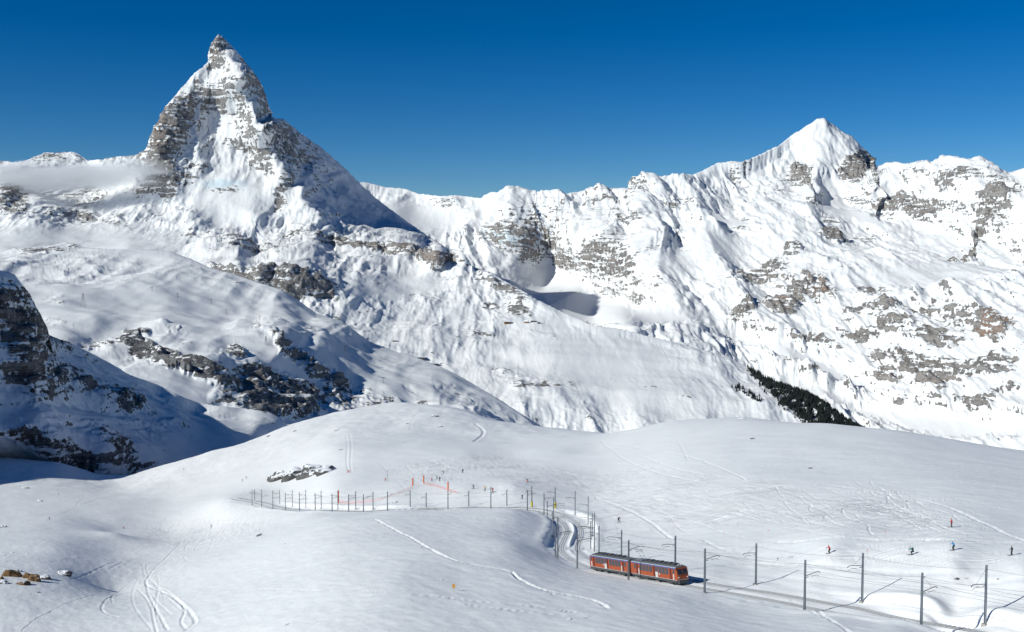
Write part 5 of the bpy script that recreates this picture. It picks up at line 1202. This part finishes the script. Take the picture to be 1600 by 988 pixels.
# the conifer wood on the shaded edge of the slope: too many and too far to count
M_TREE = plain('conifer_needles', (.016, .024, .022), .9, var=.35, vscale=.02)
u, v = pixel(pyrP); T = line(PYR_TOP)(u)
below = v - T
_wood = (u > 1168) & (u < 1352)
width = np.interp(u, [1168, 1185, 1215, 1250, 1290, 1345], [3, 10, 24, 38, 46, 34])
dens = _wood * np.where(below < width, 1.0, np.exp(-(below - width) / 13.0) * .22) * (0.55 + .8 * n2(u / 9, v / 6))
dens = np.where((u > 1145) & (u < 1190) & (np.abs(v - (605 + (u - 1145) * .45)) < 5), .45 * (n2(u / 5, v / 4) > .1), dens)
rr = np.random.RandomState(3)
pick = np.argwhere((rr.rand(*dens.shape) < dens * .8) & (dens > .08))
rr.shuffle(pick); pick = pick[:11000]
tv, tf = [], []
for (i, j) in pick:
    p = pyrP[i, j]; h = rr.uniform(5, 20); r = h * rr.uniform(.17, .25); n = len(tv); a0 = rr.uniform(0, 6)
    ox, oy = rr.uniform(-4, 4, 2)
    for lv, (zz_, rr_) in enumerate(((-2, r * .9), (h * .35, r * .75), (h * .36, r * .9))):
        pass
    for k in range(5): tv.append((p[0] + ox + r * math.cos(a0 + k * 1.2566), p[1] + oy + r * math.sin(a0 + k * 1.2566), p[2] - 1 + rr.uniform(0, 1.5)))
    tv.append((p[0] + ox, p[1] + oy, p[2] + h))
    tf += [(n + k, n + (k + 1) % 5, n + 5) for k in range(5)]
me = bpy.data.meshes.new('conifer_wood'); me.from_pydata(tv, [], tf); me.materials.append(M_TREE)
wd = link('conifer_wood', me); tag(wd, 'dark conifer wood along the shaded edge of the long slope', 'wood', kind='stuff')
# single bare larches in the valley at the foot of the right slopes
M_LARCH = plain('larch_twigs', (.09, .075, .06), .9, var=.3, vscale=.1)
def larch(px, py, hpx, label):
    p = on_sheet('far', farP, px, py); h = hpx * p.y / FPX
    e = empty('larch_tree', p); tag(e, label, 'tree', 'bare larches in the valley')
    MB().tube([(0, 0, -3), (0, 0, h * .5), (h * .02, 0, h * .95)], [h * .03, h * .022, h * .006], 6).build('trunk', M_LARCH, e)
    mb = MB(); q = random.Random(int(px))
    for k in range(150):
        z = h * (.18 + .8 * q.random()); rad_ = h * .38 * (1.05 - z / h) * q.uniform(.3, 1); a = q.uniform(0, 6.28)
        c = Vector((rad_ * math.cos(a), rad_ * math.sin(a), z)); s = h * .05
        mb.add([c + Vector((q.uniform(-s, s), q.uniform(-s, s), q.uniform(-s, s))) for _ in range(3)], [(0, 1, 2)])
    mb.build('crown', M_LARCH, e)
for k, a in enumerate([(1366, 664, 7), (1372, 665, 9), (1379, 667, 7), (1362, 650, 5), (1401, 673, 8), (1378, 655, 5), (1443, 682, 7), (1452, 684, 5), (1460, 685, 4), (1347, 648, 5), (1335, 640, 4), (1423, 670, 3)]):
    larch(*a, '%s bare larch of those dotted along the valley floor, counted as a loose row' % ORD[k])

# thin cloud bank in front of the ridge left of the peak
def cloud(name, px, py, Y, w, h, d, dens, label, rot=0, seed=0.0):
    bm = bmesh.new(); bmesh.ops.create_icosphere(bm, subdivisions=4, radius=1.0)
    me = bpy.data.meshes.new(name); bm.to_mesh(me); bm.free()
    m = bpy.data.materials.new(name + '_vapour'); m.use_nodes = True; t = m.node_tree
    t.nodes.remove(t.nodes['Principled BSDF']); out = t.nodes['Material Output']
    pv = t.nodes.new('ShaderNodeVolumePrincipled'); pv.inputs['Color'].default_value = (1, 1, 1, 1); pv.inputs['Anisotropy'].default_value = -.5
    tc = t.nodes.new('ShaderNodeTexCoord')
    ln = t.nodes.new('ShaderNodeVectorMath'); ln.operation = 'LENGTH'; t.links.new(tc.outputs['Object'], ln.inputs[0])
    mp = t.nodes.new('ShaderNodeMapping'); mp.inputs['Location'].default_value = (seed, 0, 0); mp.inputs['Scale'].default_value = (1.6, 1.0, 1.3); t.links.new(tc.outputs['Object'], mp.inputs[0])
    nz = t.nodes.new('ShaderNodeTexNoise'); nz.inputs['Scale'].default_value = 1.7; nz.inputs['Detail'].default_value = 4; t.links.new(mp.outputs[0], nz.inputs['Vector'])
    def mth(op, a, b):
        n = t.nodes.new('ShaderNodeMath'); n.operation = op
        for i, x in enumerate((a, b)):
            if isinstance(x, (int, float)): n.inputs[i].default_value = x
            else: t.links.new(x, n.inputs[i])
        return n.outputs[0]
    f = mth('SUBTRACT', 1.0, ln.outputs['Value'])
    f = mth('MULTIPLY', f, 1.7); f = mth('ADD', f, mth('MULTIPLY', mth('SUBTRACT', nz.outputs[0], .55), 2.2))
    n = t.nodes.new('ShaderNodeClamp'); t.links.new(f, n.inputs[0])
    t.links.new(mth('MULTIPLY', n.outputs[0], dens), pv.inputs['Density'])
    t.links.new(pv.outputs[0], out.inputs['Volume']); me.materials.append(m)
    o = link(name, me); c = at(px, py, Y); o.location = tuple(c); k = Y / FPX
    o.scale = (w * k, d, h * k); o.rotation_euler = (0, rad(rot), 0)
    tag(o, label, 'cloud', 'clouds'); return o
cloud('cloud', 95, 276, 8000, 190, 27, 240, .011, 'long thin cloud bank left of the pyramid peak', 0)
cloud('cloud', 215, 262, 8150, 70, 18, 160, .010, 'small cloud tongue touching the left foot of the pyramid peak', 4, 3.0)
